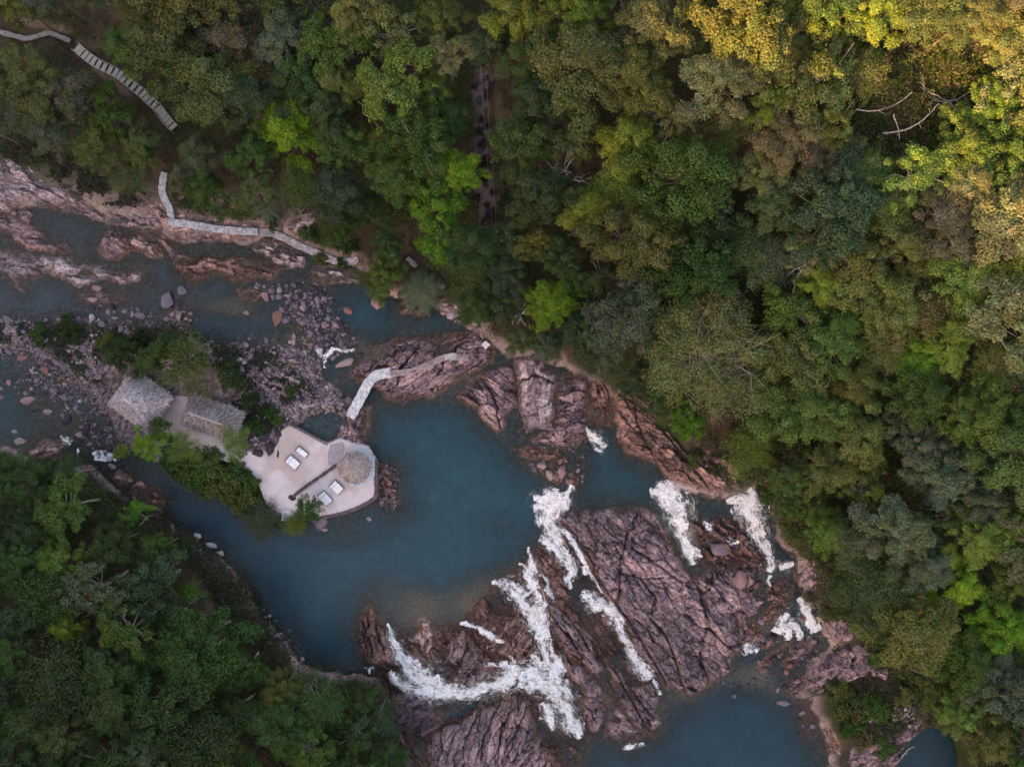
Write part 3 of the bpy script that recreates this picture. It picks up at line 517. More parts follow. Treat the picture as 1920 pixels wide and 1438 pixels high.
CRACKS = {(1045, 955): [[(1200,950),(1176,1000),(1165,1050),(1160,1100),(1157,1145)], [(1046,965),(1100,1050),(1140,1112),(1182,1168),(1218,1228),(1262,1305)], [(1058,985),(1108,1072),(1128,1100)], [(1185,1028),(1232,1056),(1262,1082),(1302,1108)], [(1308,1068),(1312,1105),(1326,1145),(1332,1180),(1366,1216),(1402,1246)],
 [(1218,1158),(1250,1195),(1270,1240),(1288,1300),(1303,1336)], [(1332,1175),(1318,1230),(1340,1300)], [(1160,1075),(1200,1085),(1240,1078)], [(1345,1085),(1322,1120)], [(1322,1215),(1322,1262)], [(1140,1112),(1160,1098)], [(1230,1210),(1215,1180),(1190,1160)], [(1200,1085),(1230,1120),(1222,1150)]],
 (1020, 1140): [[(1030,1150),(1070,1200),(1112,1270)], [(1042,1132),(1085,1185),(1130,1262)]], (855, 1370): [[(945,1318),(915,1370),(900,1438)], [(990,1335),(965,1385),(952,1438)], [(900,1345),(870,1400)], [(972,1318),(940,1380),(930,1438)]], (1145, 1255): [[(1150,1262),(1185,1320),(1228,1398)], [(1190,1312),(1215,1345),(1235,1370)]],
 (670, 1160): [[(692,1140),(690,1190),(712,1250)], [(680,1160),(690,1230)], [(700,1160),(722,1225)]], (835, 1190): [[(880,1215),(862,1245),(848,1290)], [(905,1228),(875,1275)]], (651, 704): [[(700,690),(722,665),(735,640)], [(745,720),(760,680),(790,655)], [(820,700),(850,660),(880,640)], [(660,700),(690,706),(720,695)]],
 (855, 745): [[(900,705),(925,740),(940,805)], [(870,740),(905,760)]], (962, 675): [[(970,720),(1000,700),(1040,720)]], (1150, 708): [[(1215,745),(1240,810),(1290,870),(1340,930)], [(1176,712),(1190,790),(1230,870)], [(1300,830),(1330,870),(1390,900)], [(1160,740),(1215,770)]]}
TONES = {k: tuple(tuple(c * m for c, m in zip(t, (1.0, 1.07, 1.27))) for t in v) for k, v in TONES.items()}
def outcrop(label, pts, H, ang, tone="mauve", blk=3.0, rough=1.0, step=.14, edge=1.3, cat="rock"):
    global SURF
    poly = P(pts); seed = int(abs(pts[0][0] * 13 + pts[0][1] * 7)) % 997 + 100
    xs_ = [p[0] for p in poly]; ys_ = [p[1] for p in poly]
    x = np.arange(min(xs_) - 1.2, max(xs_) + 1.2, step); y = np.arange(min(ys_) - 1.2, max(ys_) + 1.2, step)
    X, Y = np.meshgrid(x, y)
    n = fbm(X / 1.3, Y / 1.3, seed + 20, 4) - .5
    d = sdf(X, Y, poly) + n * 1.3
    h, c1, c2, i1, i2, r = rock_shape(X, Y, ang, seed, blk, rough)
    lc = np.zeros(X.shape)
    for cr_ in CRACKS.get(tuple(pts[0]), []):
        dc = path_dist(X + n * .9, Y - n * .9, P(cr_)); lc = np.maximum(lc, ss(.26, .03, dc)); h = h - .3 * ss(.9, .1, dc) * .5
    h = h - .65 * lc; c1 = np.maximum(c1, lc)
    L_ = level(X, Y); G = gh(X, Y)
    base = np.where(G > L_ + .3, np.maximum(G - .2, L_), L_)
    k = ss(0, edge, d)
    z = np.where(d > 0, base + .03 + k * (H * (.55 + .45 * ss(0, 4, d)) + h * 1.15), base + d * 2.2)
    z = np.where(d > 0, np.maximum(z, base - .05 - .4 * (h < -.5)), z)
    z = np.where(d < -1.0, np.minimum(z, G - .6), z)
    keep = (z > G - .7) & (d > -1.1)
    t0, t1, t2 = [np.array(q) for q in TONES[tone]]
    cc = np.zeros(X.shape + (3,)) + t0
    pn = fbm(X / 3.5, Y / 3.5, seed + 30, 5); fn = fbm(X / .7, Y / .7, seed + 31, 4)
    cc = mixc(cc, t1, np.clip(ss(.42, .66, pn * .7 + i1 * .3), 0, 1) * .9)
    st = fbm(X / 5, Y / 5, seed + 33, 5)
    cc = mixc(cc, (.20, .155, .175), ss(.48, .62, st) * .65 * (tone in ('mauve', 'pink', 'pale')))
    cc = mixc(cc, t2, np.clip(.7 * c1 + .6 * c2 + .85 * ss(.52, .68, fn) * ss(.62, .4, pn) + .5 * (1 - ss(0, .10, r)), 0, 1))
    cc = cc * (.78 + .5 * i2[..., None]) * (.9 + .3 * i1[..., None])
    og = fbm(X / 1.8, Y / 1.8, seed + 37, 4); cc = mixc(cc, (.27, .15, .10), ss(1.6, .3, d) * ss(.45, .6, og) * .6)
    wet = ss(.55, .1, z - L_)
    cc = cc * np.array((1.03, 1.0, .95))
    cc = cc * (1 - .62 * wet[..., None]) * np.array((1, 1, 1)) + wet[..., None] * np.array((.012, .006, .002))
    V = np.stack([X.ravel(), Y.ravel(), z.ravel()], 1); F = grid_faces(len(x), len(y), keep)
    if len(F) == 0: return
    V, F, ccx, wt = compact(V, F, cc.reshape(-1, 3), wet.ravel())
    ctr = V.mean(0); ctr[2] = V[:, 2].min()
    o = mesh_np("rock_outcrop", V - ctr, F, M_rock, smooth=False, attrs={"col": ccx, "wet": wt}); o.location = ctr
    tag(o, label, cat)
    i = np.where((XS > x[0]) & (XS < x[-1]))[0]; j = np.where((YS > y[0]) & (YS < y[-1]))[0]
    if len(i) and len(j):
        ii = np.clip(((XS[i] - x[0]) / step).astype(int), 0, len(x) - 1); jj = np.clip(((YS[j] - y[0]) / step).astype(int), 0, len(y) - 1)
        sub = np.ix_(j, i); SURF[sub] = np.maximum(SURF[sub], np.where((d > .1)[np.ix_(jj, ii)], z[np.ix_(jj, ii)], -99))
    return o
for o in OUT:
    outcrop(*o[:2], o[2], o[3], o[4], o[5], o[6])

# ------------------------------------------------------------------ boulders
def boulder_mesh(seed, n=3):
    r = np.random.default_rng(seed)
    me = bpy.data.meshes.new("tmp"); import bmesh
    bm = bmesh.new(); bmesh.ops.create_icosphere(bm, subdivisions=n, radius=1.0)
    V = np.array([v.co[:] for v in bm.verts]); F = np.array([[v.index for v in f.verts] for f in bm.faces]); bm.free(); bpy.data.meshes.remove(me)
    for _ in range(14):                       # planed faces
        d = r.normal(size=3); d /= np.linalg.norm(d); k = r.uniform(.45, .82)
        t = V @ d; V = V - np.outer(np.clip(t - k, 0, 9) * .97, d)
    V /= np.abs(V).max(0)
    V *= 1 + .10 * (fbm(V[:, 0] * 1.3 + V[:, 2] + seed, V[:, 1] * 1.3 - V[:, 2], seed, 4) - .5)[:, None] * 2
    C_ = np.ones((len(V), 3)) * (.8 + .4 * fbm(V[:, 0] * 2.5 + seed, V[:, 1] * 2.5 + V[:, 2], seed + 3, 4))[:, None]
    return V, F, C_
BM = [boulder_mesh(500 + k) for k in range(8)]
BMs = [boulder_mesh(600 + k, 1) for k in range(6)]
BT = {"pink": (.33, .21, .18), "tan": (.36, .27, .22), "grey": (.20, .17, .18), "dark": (.06, .048, .055), "mauve": (.23, .175, .18), "pale": (.42, .36, .34), "rust": (.27, .14, .10)}
BT = {k: tuple(c * m for c, m in zip(v, (.8, .82, .98))) for k, v in BT.items()}
bmeshes = {}
def boulder(px, py, rx, ry, ang, tone, label, group=None, hz=.8, sink=.38, zoff=0):
    k = int(px * 7 + py * 3) % 8
    key = (k, tone)
    if key not in bmeshes:
        V, F, C_ = BM[k]; bmeshes[key] = mesh_np("boulder", V, F, M_stone, smooth=False, attrs={"col": C_ * np.array(BT[tone])}, link=False)
    x, y = (px - 960) * S, (719 - py) * S
    z = max(float(bil(SURF, x, y)), float(level(np.array([x]), np.array([y]))[0]) - .25)
    o = bpy.data.objects.new("boulder", bmeshes[key]); COL.objects.link(o)
    h = hz * min(rx, ry) * S
    o.location = (x, y, z + h * (1 - 2 * sink) + zoff); o.scale = (rx * S, ry * S, h); o.rotation_euler = (0, 0, math.radians(ang))
    tag(o, label, "boulder", group)
    return o
BL = [(501,557,8,10,0,"pink","pinkish boulder, larger of a touching pair in the upper river"),(515,559,5,6,0,"mauve","mauve boulder, smaller of a touching pair in the upper river"),(527,545,6,6,0,"tan","round tan boulder just above the touching pair in the upper river"),
(522,601,11,19,-8,"rust","tall rust coloured boulder standing in the middle of the upper river"),(466,588,6,5,20,"pink","small lone pink boulder left of the tall rust boulder"),(654,583,9,10,10,"rust","pyramid shaped reddish boulder in the upper pool"),
(712,568,14,14,0,"pink","big blocky boulder under the overhanging tree in the upper pool"),(541,556,7,4,10,"tan","cluster sized pale stone right of the touching pair"),(553,640,4,10,-20,"tan","thin upright tan stone at the islet's river edge"),
(583,646,7,5,10,"rust","flat rust stone above the white riffle"),(573,661,5,6,0,"tan","round tan stone left of the white riffle"),(608,643,9,7,0,"dark","dark wet boulder in the white riffle"),
(648,681,19,9,24,"tan","long tan boulder lying below the white riffle"),(675,665,10,7,40,"dark","dark wet boulder beside the long tan boulder"),(587,702,7,5,0,"pink","pink stone on the islet shore below the white riffle"),(598,706,4,5,0,"tan","small tan stone touching the pink shore stone"),
(320,564,13,16,-15,"grey","large grey boulder with a sloping face in the upper river"),(346,546,10,9,0,"grey","grey boulder up and right of the large sloping one"),(342,570,6,6,0,"dark","small dark boulder right of the large sloping one"),
(191,541,11,8,10,"pink","pink boulder tucked under the pale ragged rock island"),(185,563,11,6,5,"tan","flat tan boulder alone in the water near the gravel bar"),(178,597,7,8,0,"pale","pale round boulder on the upper edge of the gravel bar"),
(22,600,8,8,-30,"grey","grey boulder at the left end of the gravel bar's upper edge"),(155,599,5,6,0,"grey","small grey boulder left of the pale round one"),(163,614,10,7,0,"dark","dark flat boulder below the pale round one"),(199,609,8,7,0,"grey","grey boulder right of and below the pale round one"),
(223,597,9,4,10,"tan","thin flat tan stone on the gravel bar's upper edge"),(268,593,10,9,20,"mauve","mauve boulder on the gravel bar's upper edge, right part"),(254,590,4,6,0,"tan","small upright tan stone left of the mauve boulder"),(308,618,4,6,0,"pink","small pink stone below the mauve boulder"),(342,595,5,11,-10,"tan","tan rocky point under the large grey boulder"),
(8,744,11,7,0,"rust","flat oval rust boulder at the left edge of the left channel"),(58,753,15,10,10,"pink","broad pink boulder in the shallows of the left channel"),(97,771,10,7,10,"tan","smooth oval tan boulder in the left channel"),(122,779,5,6,-30,"grey","small grey boulder right of the smooth oval one"),
(131,787,10,9,0,"dark","black wet boulder right of the smooth oval one"),(72,768,10,4,25,"dark","long black stone left of the smooth oval boulder"),(166,804,9,13,0,"dark","large dark boulder beside the round pink one in the left channel"),(154,815,7,7,0,"tan","round pinkish tan boulder below the square thatched hut"),
(33,809,7,5,20,"tan","tan boulder on the left channel's lower shore"),(1,803,5,8,0,"pink","pink boulder cut by the left edge, lower shore"),(108,732,8,9,20,"mauve","mauve boulder among the shallows right of the broad pink one"),(42,826,13,7,10,"tan","pale tan boulder left of the round rock under the trees"),(214,874,9,6,-20,"pink","small pink boulder above the split pink rock"),
(263,907,9,5,25,"pink","low pink boulder right of the split pink rock"),(91,694,8,9,0,"rust","rust boulder in the shallows, upper part"),(50,672,12,6,0,"rust","flat rust boulder in shallows near the gravel bar"),(372,1004,9,8,0,"pale","pale boulder, upper of two on the lower left bank"),(395,1022,12,7,0,"pale","pale boulder, lower of two on the lower left bank"),(413,1037,8,6,0,"tan","small submerged tan boulder beside the two pale ones"),
(457,851,8,9,0,"dark","black boulder at the left end of the row on the beach"),(488,849,11,8,0,"dark","broad black boulder in the row on the beach"),(512,840,9,15,-10,"dark","tall black boulder in the row on the beach"),(525,849,4,9,10,"dark","slim black boulder right end of the row on the beach"),(525,812,7,8,0,"dark","dark boulder at the beach's upper left corner"),(470,833,10,10,0,"dark","black boulder just behind the beach row, left"),(500,822,9,7,0,"dark","black boulder just behind the beach row, right"),
(553,931,9,7,0,"dark","black rock cluster ending the low stone wall on the beach"),(588,973,9,9,0,"mauve","smaller mauve boulder against the terrace's lower wall"),(601,978,13,16,-20,"mauve","big mauve boulder against the terrace's lower wall"),(692,973,5,6,0,"tan","tan boulder breaking the pool surface below the terrace"),(608,993,7,5,0,"tan","small tan rock in the water under the big mauve boulder"),(740,950,4,5,0,"rust","small reddish stone in the pool right of the terrace"),
(1350,1030,20,13,-10,"mauve","angular mauve boulder between the right and far right cascades"),(1393,1088,13,20,-30,"pink","upright pinkish boulder at the great slab's upper right corner"),(1393,1030,12,7,0,"rust","flat rust boulder left of the far right cascade"),(1520,1085,0.1,0.1,0,"rust",""),(1325,1080,0.1,0.1,0,"rust",""),
(1517,1172,8,8,0,"rust","round rust boulder splitting the small rapids"),(1502,1172,5,5,0,"dark","small dark stone left of the rust boulder in the rapids"),(1513,1297,8,5,25,"pink","small pink rock off the sloping bank"),(1490,1343,14,8,0,"grey","pale grey submerged boulder in the lower pool"),(1395,1332,6,6,0,"grey","small submerged stone in the middle of the lower pool"),
(1630,1315,7,4,0,"grey","grey boulder on the grassy knoll, left of a pair"),(1646,1314,6,4,0,"grey","grey boulder on the grassy knoll, right of a pair"),(940,800,0.1,0.1,0,"rust",""),(846,593,9,8,0,"pale","pale block at the water's edge under the forest"),(833,587,6,5,20,"tan","tan block left of the pale one at the water's edge"),(836,573,6,4,0,"pale","white flat stone above the pale block"),(857,578,5,4,-30,"pale","pale stone right of the white flat one"),
(893,607,8,7,0,"pink","pink block at the forest foot above the footpath's end"),(904,630,4,7,0,"tan","orange tan upright stone beside the small white platform"),(1016,873,9,8,0,"tan","round tan boulder under the long rock spit"),(1052,885,8,14,-15,"pink","oval pink boulder right end of the cluster above the cascade"),(1032,888,9,13,10,"tan","oval tan boulder in the cluster above the cascade"),(1069,902,7,6,0,"brown" if False else "rust","rust boulder at the cascade's lip"),
(1017,796,8,10,0,"mauve","mauve block between the pale slab and the jointed terrace"),(1031,802,9,6,0,"mauve","mauve block right of its twin below the pale slab"),(30,632,0.1,.1,0,"rust","")]
for b in BL:
    if b[6] and b[2] > 1: boulder(*b)
GBAR = P([(-30,600),(150,598),(340,612),(370,640),(440,645),(560,650),(605,690),(600,740),(540,752),(520,790),(470,800),(455,760),(430,700),(330,640),(200,690),(215,740),(190,800),(130,770),(60,700),(-30,660)])
SHAL = P([(-30,650),(60,660),(120,690),(180,740),(215,790),(240,840),(200,870),(140,830),(170,790),(110,750),(30,740),(-30,720)])
SHL2 = P([(560,540),(600,560),(640,600),(655,650),(620,690),(590,640),(560,600),(540,570)])
cnt = 0; placed = []
for poly, num, glabel, grp in ((GBAR, 110, "small rounded stone on the scrubby gravel bar above the huts", "stones on the gravel bar"), (SHAL, 60, "small brown stone in the shallows left of the square hut", "stones in the left shallows"), (SHL2, 28, "small submerged stone in the shallows above the riffle", "stones above the riffle")):
    xs_ = [p[0] for p in poly]; ys_ = [p[1] for p in poly]; n = 0; tr = 0
    while n < num and tr < 20000:
        tr += 1
        x = random.uniform(min(xs_), max(xs_)); y = random.uniform(min(ys_), max(ys_))
        if sdf(np.array([x]), np.array([y]), poly)[0] < .2: continue
        r = random.choice((2.0, 2.2, 2.6, 2.8, 3, 3.4, 4.0, 5.5, 7)); pxx, pyy = x / S + 960, 719 - y / S
        if any((pxx - a) ** 2 + (pyy - b) ** 2 < (r + c) ** 2 * .8 for a, b, c in placed): continue
        placed.append((pxx, pyy, r)); n += 1
        boulder(pxx, pyy, r * random.uniform(.8, 1.3), r * random.uniform(.7, 1.1), random.uniform(0, 180), random.choice(("pink", "tan", "grey", "mauve", "mauve", "grey", "rust" if poly is not GBAR else "grey")), glabel, grp, .8, .4)
# gravel: countless small stones, one object
mb_v, mb_f, mb_c = [], [], []; off = 0
def scatter_stones(poly, n, rmin, rmax, pal):
    global off
    xs_ = [p[0] for p in poly]; ys_ = [p[1] for p in poly]
    X = RNG.uniform(min(xs_), max(xs_), n * 2); Y = RNG.uniform(min(ys_), max(ys_), n * 2)
    m = sdf(X, Y, poly) > -.3; X = X[m][:n]; Y = Y[m][:n]; Zs = bil(SURF, X, Y)
    for k in range(len(X)):
        V, F, C_ = BMs[k % 6]; r = RNG.uniform(rmin, rmax) * (1 + (RNG.random() < .1)); a = RNG.uniform(0, 6.28)
        q = V * np.array((r * RNG.uniform(.8, 1.4), r, r * .7)); q = np.stack([q[:, 0] * math.cos(a) - q[:, 1] * math.sin(a) + X[k], q[:, 0] * math.sin(a) + q[:, 1] * math.cos(a) + Y[k], q[:, 2] + Zs[k] + r * .2], 1)
        mb_v.append(q); mb_f.append(F + off); off += len(q); mb_c.append(C_ * np.array(BT[pal[int(RNG.integers(len(pal)))]]) * RNG.uniform(.6, 1.25))
scatter_stones(GBAR, 3600, .07, .22, ("mauve", "grey", "tan", "grey", "dark", "pale"))
scatter_stones(SHAL, 1300, .08, .26, ("mauve", "grey", "rust", "dark"))
scatter_stones(SHL2, 500, .08, .25, ("grey", "dark", "mauve"))
scatter_stones(P([(-20,590),(150,585),(340,598),(380,630),(450,640),(560,640),(620,690),(600,650),(540,625),(440,620),(350,585),(150,575),(-20,580)]), 700, .08, .34, ("mauve", "grey", "tan", "dark"))
scatter_stones(P([(480,530),(600,535),(660,600),(670,660),(600,640),(540,600)]), 500, .08, .36, ("dark", "grey", "mauve"))
scatter_stones(P([(1400,1100),(1520,1100),(1560,1200),(1560,1260),(1500,1330),(1440,1290),(1400,1230)]), 420, .1, .38, ("rust", "mauve", "dark"))
scatter_stones(P([(1300,1330),(1400,1290),(1500,1330),(1560,1400),(1560,1438),(1480,1360)]), 160, .1, .3, ("dark", "mauve", "grey"))
scatter_stones(P([(960,800),(1110,830),(1100,900),(1060,910),(980,870)]), 200, .1, .3, ("rust", "dark", "mauve"))
scatter_stones(P([(700,865),(745,880),(750,950),(700,960)]), 260, .08, .25, ("rust", "dark", "mauve"))
scatter_stones(P([(560,700),(650,745),(640,800),(540,800),(450,860),(430,760),(500,700)]), 900, .08, .25, ("pale", "grey", "tan", "dark"))
scatter_stones(P([(250,890),(330,910),(320,970),(240,930)]), 200, .08, .25, ("rust", "dark"))
scatter_stones(P([(820,560),(880,590),(905,620),(860,610),(820,590)]), 140, .1, .25, ("pale", "tan", "grey"))
scatter_stones(P([(1310,970),(1430,985),(1450,1090),(1330,1075)]), 260, .1, .3, ("rust", "dark", "dark"))
scatter_stones(P([(490,1130),(560,1200),(580,1250),(520,1210)]), 150, .1, .25, ("pale", "grey"))
scatter_stones(P([(1600,1340),(1720,1330),(1730,1390),(1640,1400)]), 260, .1, .25, ("pale", "tan", "mauve"))
tag(mesh_np("gravel", np.concatenate(mb_v), np.concatenate(mb_f), M_stone, attrs={"col": np.concatenate(mb_c)}), "loose mauve and grey river gravel strewn over bars and shallows", "gravel", kind="stuff")

# ------------------------------------------------------------------ cascades
def resample(pts, step):
    out = []
    pts = [np.array(p, float) for p in pts]
    n = len(pts)
    for k in range(n - 1):
        p0 = pts[max(k - 1, 0)]; p1 = pts[k]; p2 = pts[k + 1]; p3 = pts[min(k + 2, n - 1)]
        m = max(2, int(np.linalg.norm((p2 - p1)[:2]) / step))
        for q in range(m):
            t = q / m
            out.append(.5 * ((2 * p1) + (-p0 + p2) * t + (2 * p0 - 5 * p1 + 4 * p2 - p3) * t * t + (-p0 + 3 * p1 - 3 * p2 + p3) * t ** 3))
    out.append(pts[-1]); return np.array(out)
CAS_N = 0
def cascade(label, strands, gain=1.0):
    """strands: list of polylines (px,py,width px)"""
    global CAS_N
    CAS_N += 1
    allv, allf, alld, stk = [], [], [], []; off_ = 0; rw = np.random.default_rng(CAS_N); extra = []
    for st in strands:
        if False:
            for _ in range(5):
                sg = rw.choice((-1, 1)); a0 = rw.integers(0, max(1, len(st) - 3)); seg = st[a0:a0 + 4]
                dx_, dy_ = seg[-1][0] - seg[0][0], seg[-1][1] - seg[0][1]; l_ = math.hypot(dx_, dy_) + 1e-6
                extra.append([(p[0] - dy_ / l_ * sg * p[2] * (.38 + .16 * k), p[1] + dx_ / l_ * sg * p[2] * (.38 + .16 * k), rw.uniform(3, 8)) for k, p in enumerate(seg)])
    halo = [[(a, b, w * 1.5 + 3) for a, b, w in st] for st in strands if max(p[2] for p in st) > 13] if gain > .7 else []
    nh = len(halo); strands = halo + strands + extra
    for si, st in enumerate(strands):
        q = resample([((a - 960) * S, (719 - b) * S, w * S) for a, b, w in st], .16)
        t = np.gradient(q[:, :2], axis=0); t /= np.linalg.norm(t, axis=1)[:, None] + 1e-9
        nrm = np.stack([-t[:, 1], t[:, 0]], 1); L = np.concatenate([[0], np.cumsum(np.linalg.norm(np.diff(q[:, :2], axis=0), axis=1))])
        m = int(max(9, q[:, 2].max() * 1.35 / .11)); v = np.linspace(-1, 1, m)
        hw = q[:, 2] * .5 * 1.4 * (.75 + .6 * fbm(np.arange(len(q)) * .09, np.full(len(q), CAS_N * 3.7 + si), 9, 4)) + .10
        X = q[:, 0:1] + nrm[:, 0:1] * v[None] * hw[:, None]; Y = q[:, 1:2] + nrm[:, 1:2] * v[None] * hw[:, None]
        sd_ = CAS_N * 31 + si * 7
        vv = v[None] * hw[:, None]; uu = np.repeat(L[:, None], m, 1)
        wv = vv + (fbm(vv * 1.2, uu * 1.2, sd_ + 8, 4) - .5) * 1.6
        n_ = fbm(wv * 5.5 + 50, uu * 1.3, sd_, 6, .8); n2_ = fbm(vv * 1.3 + 9, uu * .8, sd_ + 3, 4)
        edge_ = (1 - np.abs(v[None])) ** .8 * np.ones((len(L), 1))
        fl = min(2.2, L[-1] * .35); endf = ss(0, fl, uu) * ss(0, fl, L[-1] - uu)
        dens = edge_ * 1.25 - .50 + (n_ - .5) * 2.1 + (n2_ - .5) * 1.8 + (gain - 1) * .5
        dens = np.where(dens > .3, .3 + (dens - .3) * .5, dens); dens = np.minimum(dens, .54)
        if si < nh: dens = np.minimum(edge_ * .62 - .30 + (n_ - .5) * 2.6 + (n2_ - .5) * 1.0 - .08, .16) - (1 - endf) * .7 - (1 - ss(0, .2, edge_)) * .5
        z0 = np.maximum(bil(SURF, X, Y), bil(LVF, X, Y))
        zc = z0.copy()
        for _ in range(3): zc[:, 1:-1] = (zc[:, :-2] + zc[:, 1:-1] + zc[:, 2:]) / 3; zc[1:-1] = (zc[:-2] + zc[1:-1] + zc[2:]) / 3
        z = np.maximum(zc, z0 - .1) + .04 + .02 * si + .12 * edge_ * (.4 + n_) * np.clip(hw[:, None], 0, 1)
        stk.append((np.clip((n_ - .5) * 2.2 + .5, 0, 1) * np.ones_like(X)).ravel()); allv.append(np.stack([X.ravel(), Y.ravel(), z.ravel()], 1)); allf.append(grid_faces(m, len(L)) + off_); off_ += X.size; alld.append(np.clip(dens, -1, 1).ravel())
        # threads of white water running with the flow
        nf = 2 if si < nh else int(L[-1] * q[:, 2].mean() * 3.2 * (1 if gain > .92 else .3)) + 3; K_ = 9; nl_ = len(L)
        u0 = rw.uniform(-.3, L[-1], nf); ln = rw.uniform(.8, 3.2, nf) * np.clip(L[-1] / 6, .35, 1.3); v0 = np.clip(rw.normal(0, .40, nf), -1.15, 1.15); dv = rw.normal(0, .13, nf); ph_ = rw.uniform(0, 6.28, nf); wd = rw.uniform(.015, .05, nf)
        tt_ = np.linspace(0, 1, K_)[None]; uu_ = np.clip(u0[:, None] + ln[:, None] * tt_, 0, L[-1]); vv_ = v0[:, None] + dv[:, None] * tt_ + .05 * np.sin(ph_[:, None] + tt_ * 5)
        fi = np.interp(uu_, L, np.arange(nl_)); i0 = np.clip(fi.astype(int), 0, nl_ - 2); fr = fi - i0
        def lerp(A): return A[i0] * (1 - fr) + A[i0 + 1] * fr
        hx_ = lerp(hw); nx_ = lerp(nrm[:, 0]); ny_ = lerp(nrm[:, 1]); cx_ = lerp(q[:, 0]) + nx_ * vv_ * hx_; cy_ = lerp(q[:, 1]) + ny_ * vv_ * hx_
        zi = np.maximum(bil(SURF, cx_, cy_), bil(LVF, cx_, cy_)); zm = z[i0, np.clip(((vv_ + 1) / 2 * (m - 1)).astype(int), 0, m - 1)]
        cz_ = np.maximum(zi, np.where(np.abs(vv_) < 1, zm, zi)) + .012 + rw.uniform(0, .02, nf)[:, None]; wdt = wd[:, None] * np.sin(np.clip(tt_ * .96 + .02, 0, 1) * math.pi) ** .5
        A_ = np.stack([cx_ - nx_ * wdt, cy_ - ny_ * wdt, cz_], -1); B_ = np.stack([cx_ + nx_ * wdt, cy_ + ny_ * wdt, cz_ + .012], -1)
        VV = np.stack([A_, B_], 2).reshape(-1, 3); b_ = (np.arange(nf)[:, None] * K_ * 2 + np.arange(K_ - 1)[None] * 2).ravel(); FFs = np.stack([b_, b_ + 2, b_ + 3, b_ + 1], 1)
        allv.append(VV); allf.append(FFs + off_); off_ += len(VV); stk.append(np.repeat(rw.uniform(.45, .95, nf), K_ * 2))
        dd2 = (np.sin(np.clip(tt_, 0, 1) * math.pi) ** .6 * rw.uniform(.12, .60, nf)[:, None] - .1) * np.ones((nf, K_)); alld.append(np.repeat(dd2.reshape(-1), 2))
    V = np.concatenate(allv); F = np.concatenate(allf); D = np.concatenate(alld)
    F = F[(D[F] > -.25).any(1)]; V, F, D, K = compact(V, F, D, np.concatenate(stk))
    o = mesh_np("cascade", V, F, M_foam, smooth=True, attrs={"dens": D, "streak": K}); tag(o, label, "cascade", "white cascades between the rocks")
LVF = LV
cascade("wide white cascade spilling from the main pool past the great slab's left tip", [[(1072,908,10),(1062,925,18),(1045,942,38),(1028,962,42),(1030,985,26),(1043,1012,18),(1058,1040,20),(1072,1065,22),(1067,1085,16),(1070,1106,8)], [(1000,950,14),(1020,950,30),(1050,955,30)], [(1042,985,8),(1065,1002,8),(1082,1030,8),(1098,1060,6),(1115,1090,5),(1130,1115,4)], [(1095,1062,12),(1100,1080,8)], [(1000,935,10),(1025,932,24),(1050,928,16)], [(1010,1010,20),(1035,1022,20),(1055,1050,14)]])
cascade("long white cascade down the right side of the great slab", [[(1234,905,18),(1248,922,38),(1264,945,42),(1274,975,33),(1284,1005,26),(1295,1035,20),(1304,1062,12)], [(1218,925,14),(1238,922,26),(1262,935,30)], [(1296,1030,10),(1310,1042,14),(1320,1046,4)]], 1.1)
cascade("white cascade farthest right beside the forest", [[(1407,912,8),(1410,928,20),(1406,948,42),(1412,975,40),(1428,1005,31),(1443,1035,20),(1450,1047,10)], [(1360,938,10),(1380,934,18),(1405,945,24)], [(1447,1048,20),(1450,1066,22),(1446,1076,12)], [(1440,940,0.5),(1442,960,.5)]], 1.05)
cascade("small white splash beside the foot of the far right cascade", [[(1468,1070,10),(1482,1066,16),(1497,1062,8)]], 1.0)
cascade("thin white chute entering from the pool's lower right corner", [[(990,1025,3),(994,1045,10),(998,1062,16),(996,1085,18),(1004,1110,16)], [(973,1055,6),(985,1062,10),(990,1080,14),(998,1102,14)], [(1000,1095,18),(1012,1120,18),(1015,1150,22),(1014,1180,20)], [(1004,1100,8),(990,1113,6),(978,1122,5)]], 1.05)
cascade("slanting white chute left of the thin one, joining it below", [[(922,1092,6),(940,1090,16),(960,1105,24),(975,1125,26),(992,1150,26),(1008,1175,26),(1016,1205,20),(1024,1235,12),(1030,1258,10)], [(1012,1170,10),(1022,1190,16),(1030,1205,6)]], 1.05)
cascade("narrow milky cascade running down between the ridge and great slab", [[(1090,1118,18),(1108,1126,26),(1130,1140,24),(1150,1152,20),(1162,1170,22),(1166,1190,12),(1180,1215,11),(1192,1240,14),(1205,1262,22),(1222,1283,24),(1230,1290,8)]], 1.35)
cascade("largest foaming cascade curving across the bottom rocks", [[(727,1168,4),(734,1190,10),(745,1215,16),(758,1238,30),(775,1258,44),(795,1282,42),(825,1302,26),(860,1308,24),(900,1302,28),(940,1290,32),(980,1275,38),(1010,1270,42)], [(1042,1232,14),(1044,1255,26),(1037,1285,46),(1048,1312,42),(1060,1340,38),(1072,1370,34),(1085,1395,24),(1092,1410,12)], [(728,1262,10),(745,1285,16),(775,1300,16),(810,1306,24)], [(975,1278,30),(1005,1285,40),(1035,1295,42)], [(1025,1340,12),(1032,1365,12),(1038,1390,5)], [(812,1275,14),(820,1290,18)], [(960,1255,8),(968,1275,10)], [(1015,1250,10),(1022,1268,14)]], 1.1)
cascade("fine broken riffle above the tilted layered rock", [[(862,1170,8),(885,1175,8),(905,1184,8),(920,1192,7),(940,1204,4)], [(900,1182,8),(925,1198,10),(945,1206,6)]], 1.2)
cascade("small white rapids left of the round rust boulder in the right channel", [[(1490,1160,8),(1478,1180,18),(1470,1200,18)], [(1474,1192,16),(1500,1184,18),(1510,1195,16),(1515,1215,8)], [(1484,1186,12),(1492,1205,12),(1494,1216,6)]], 1.2)
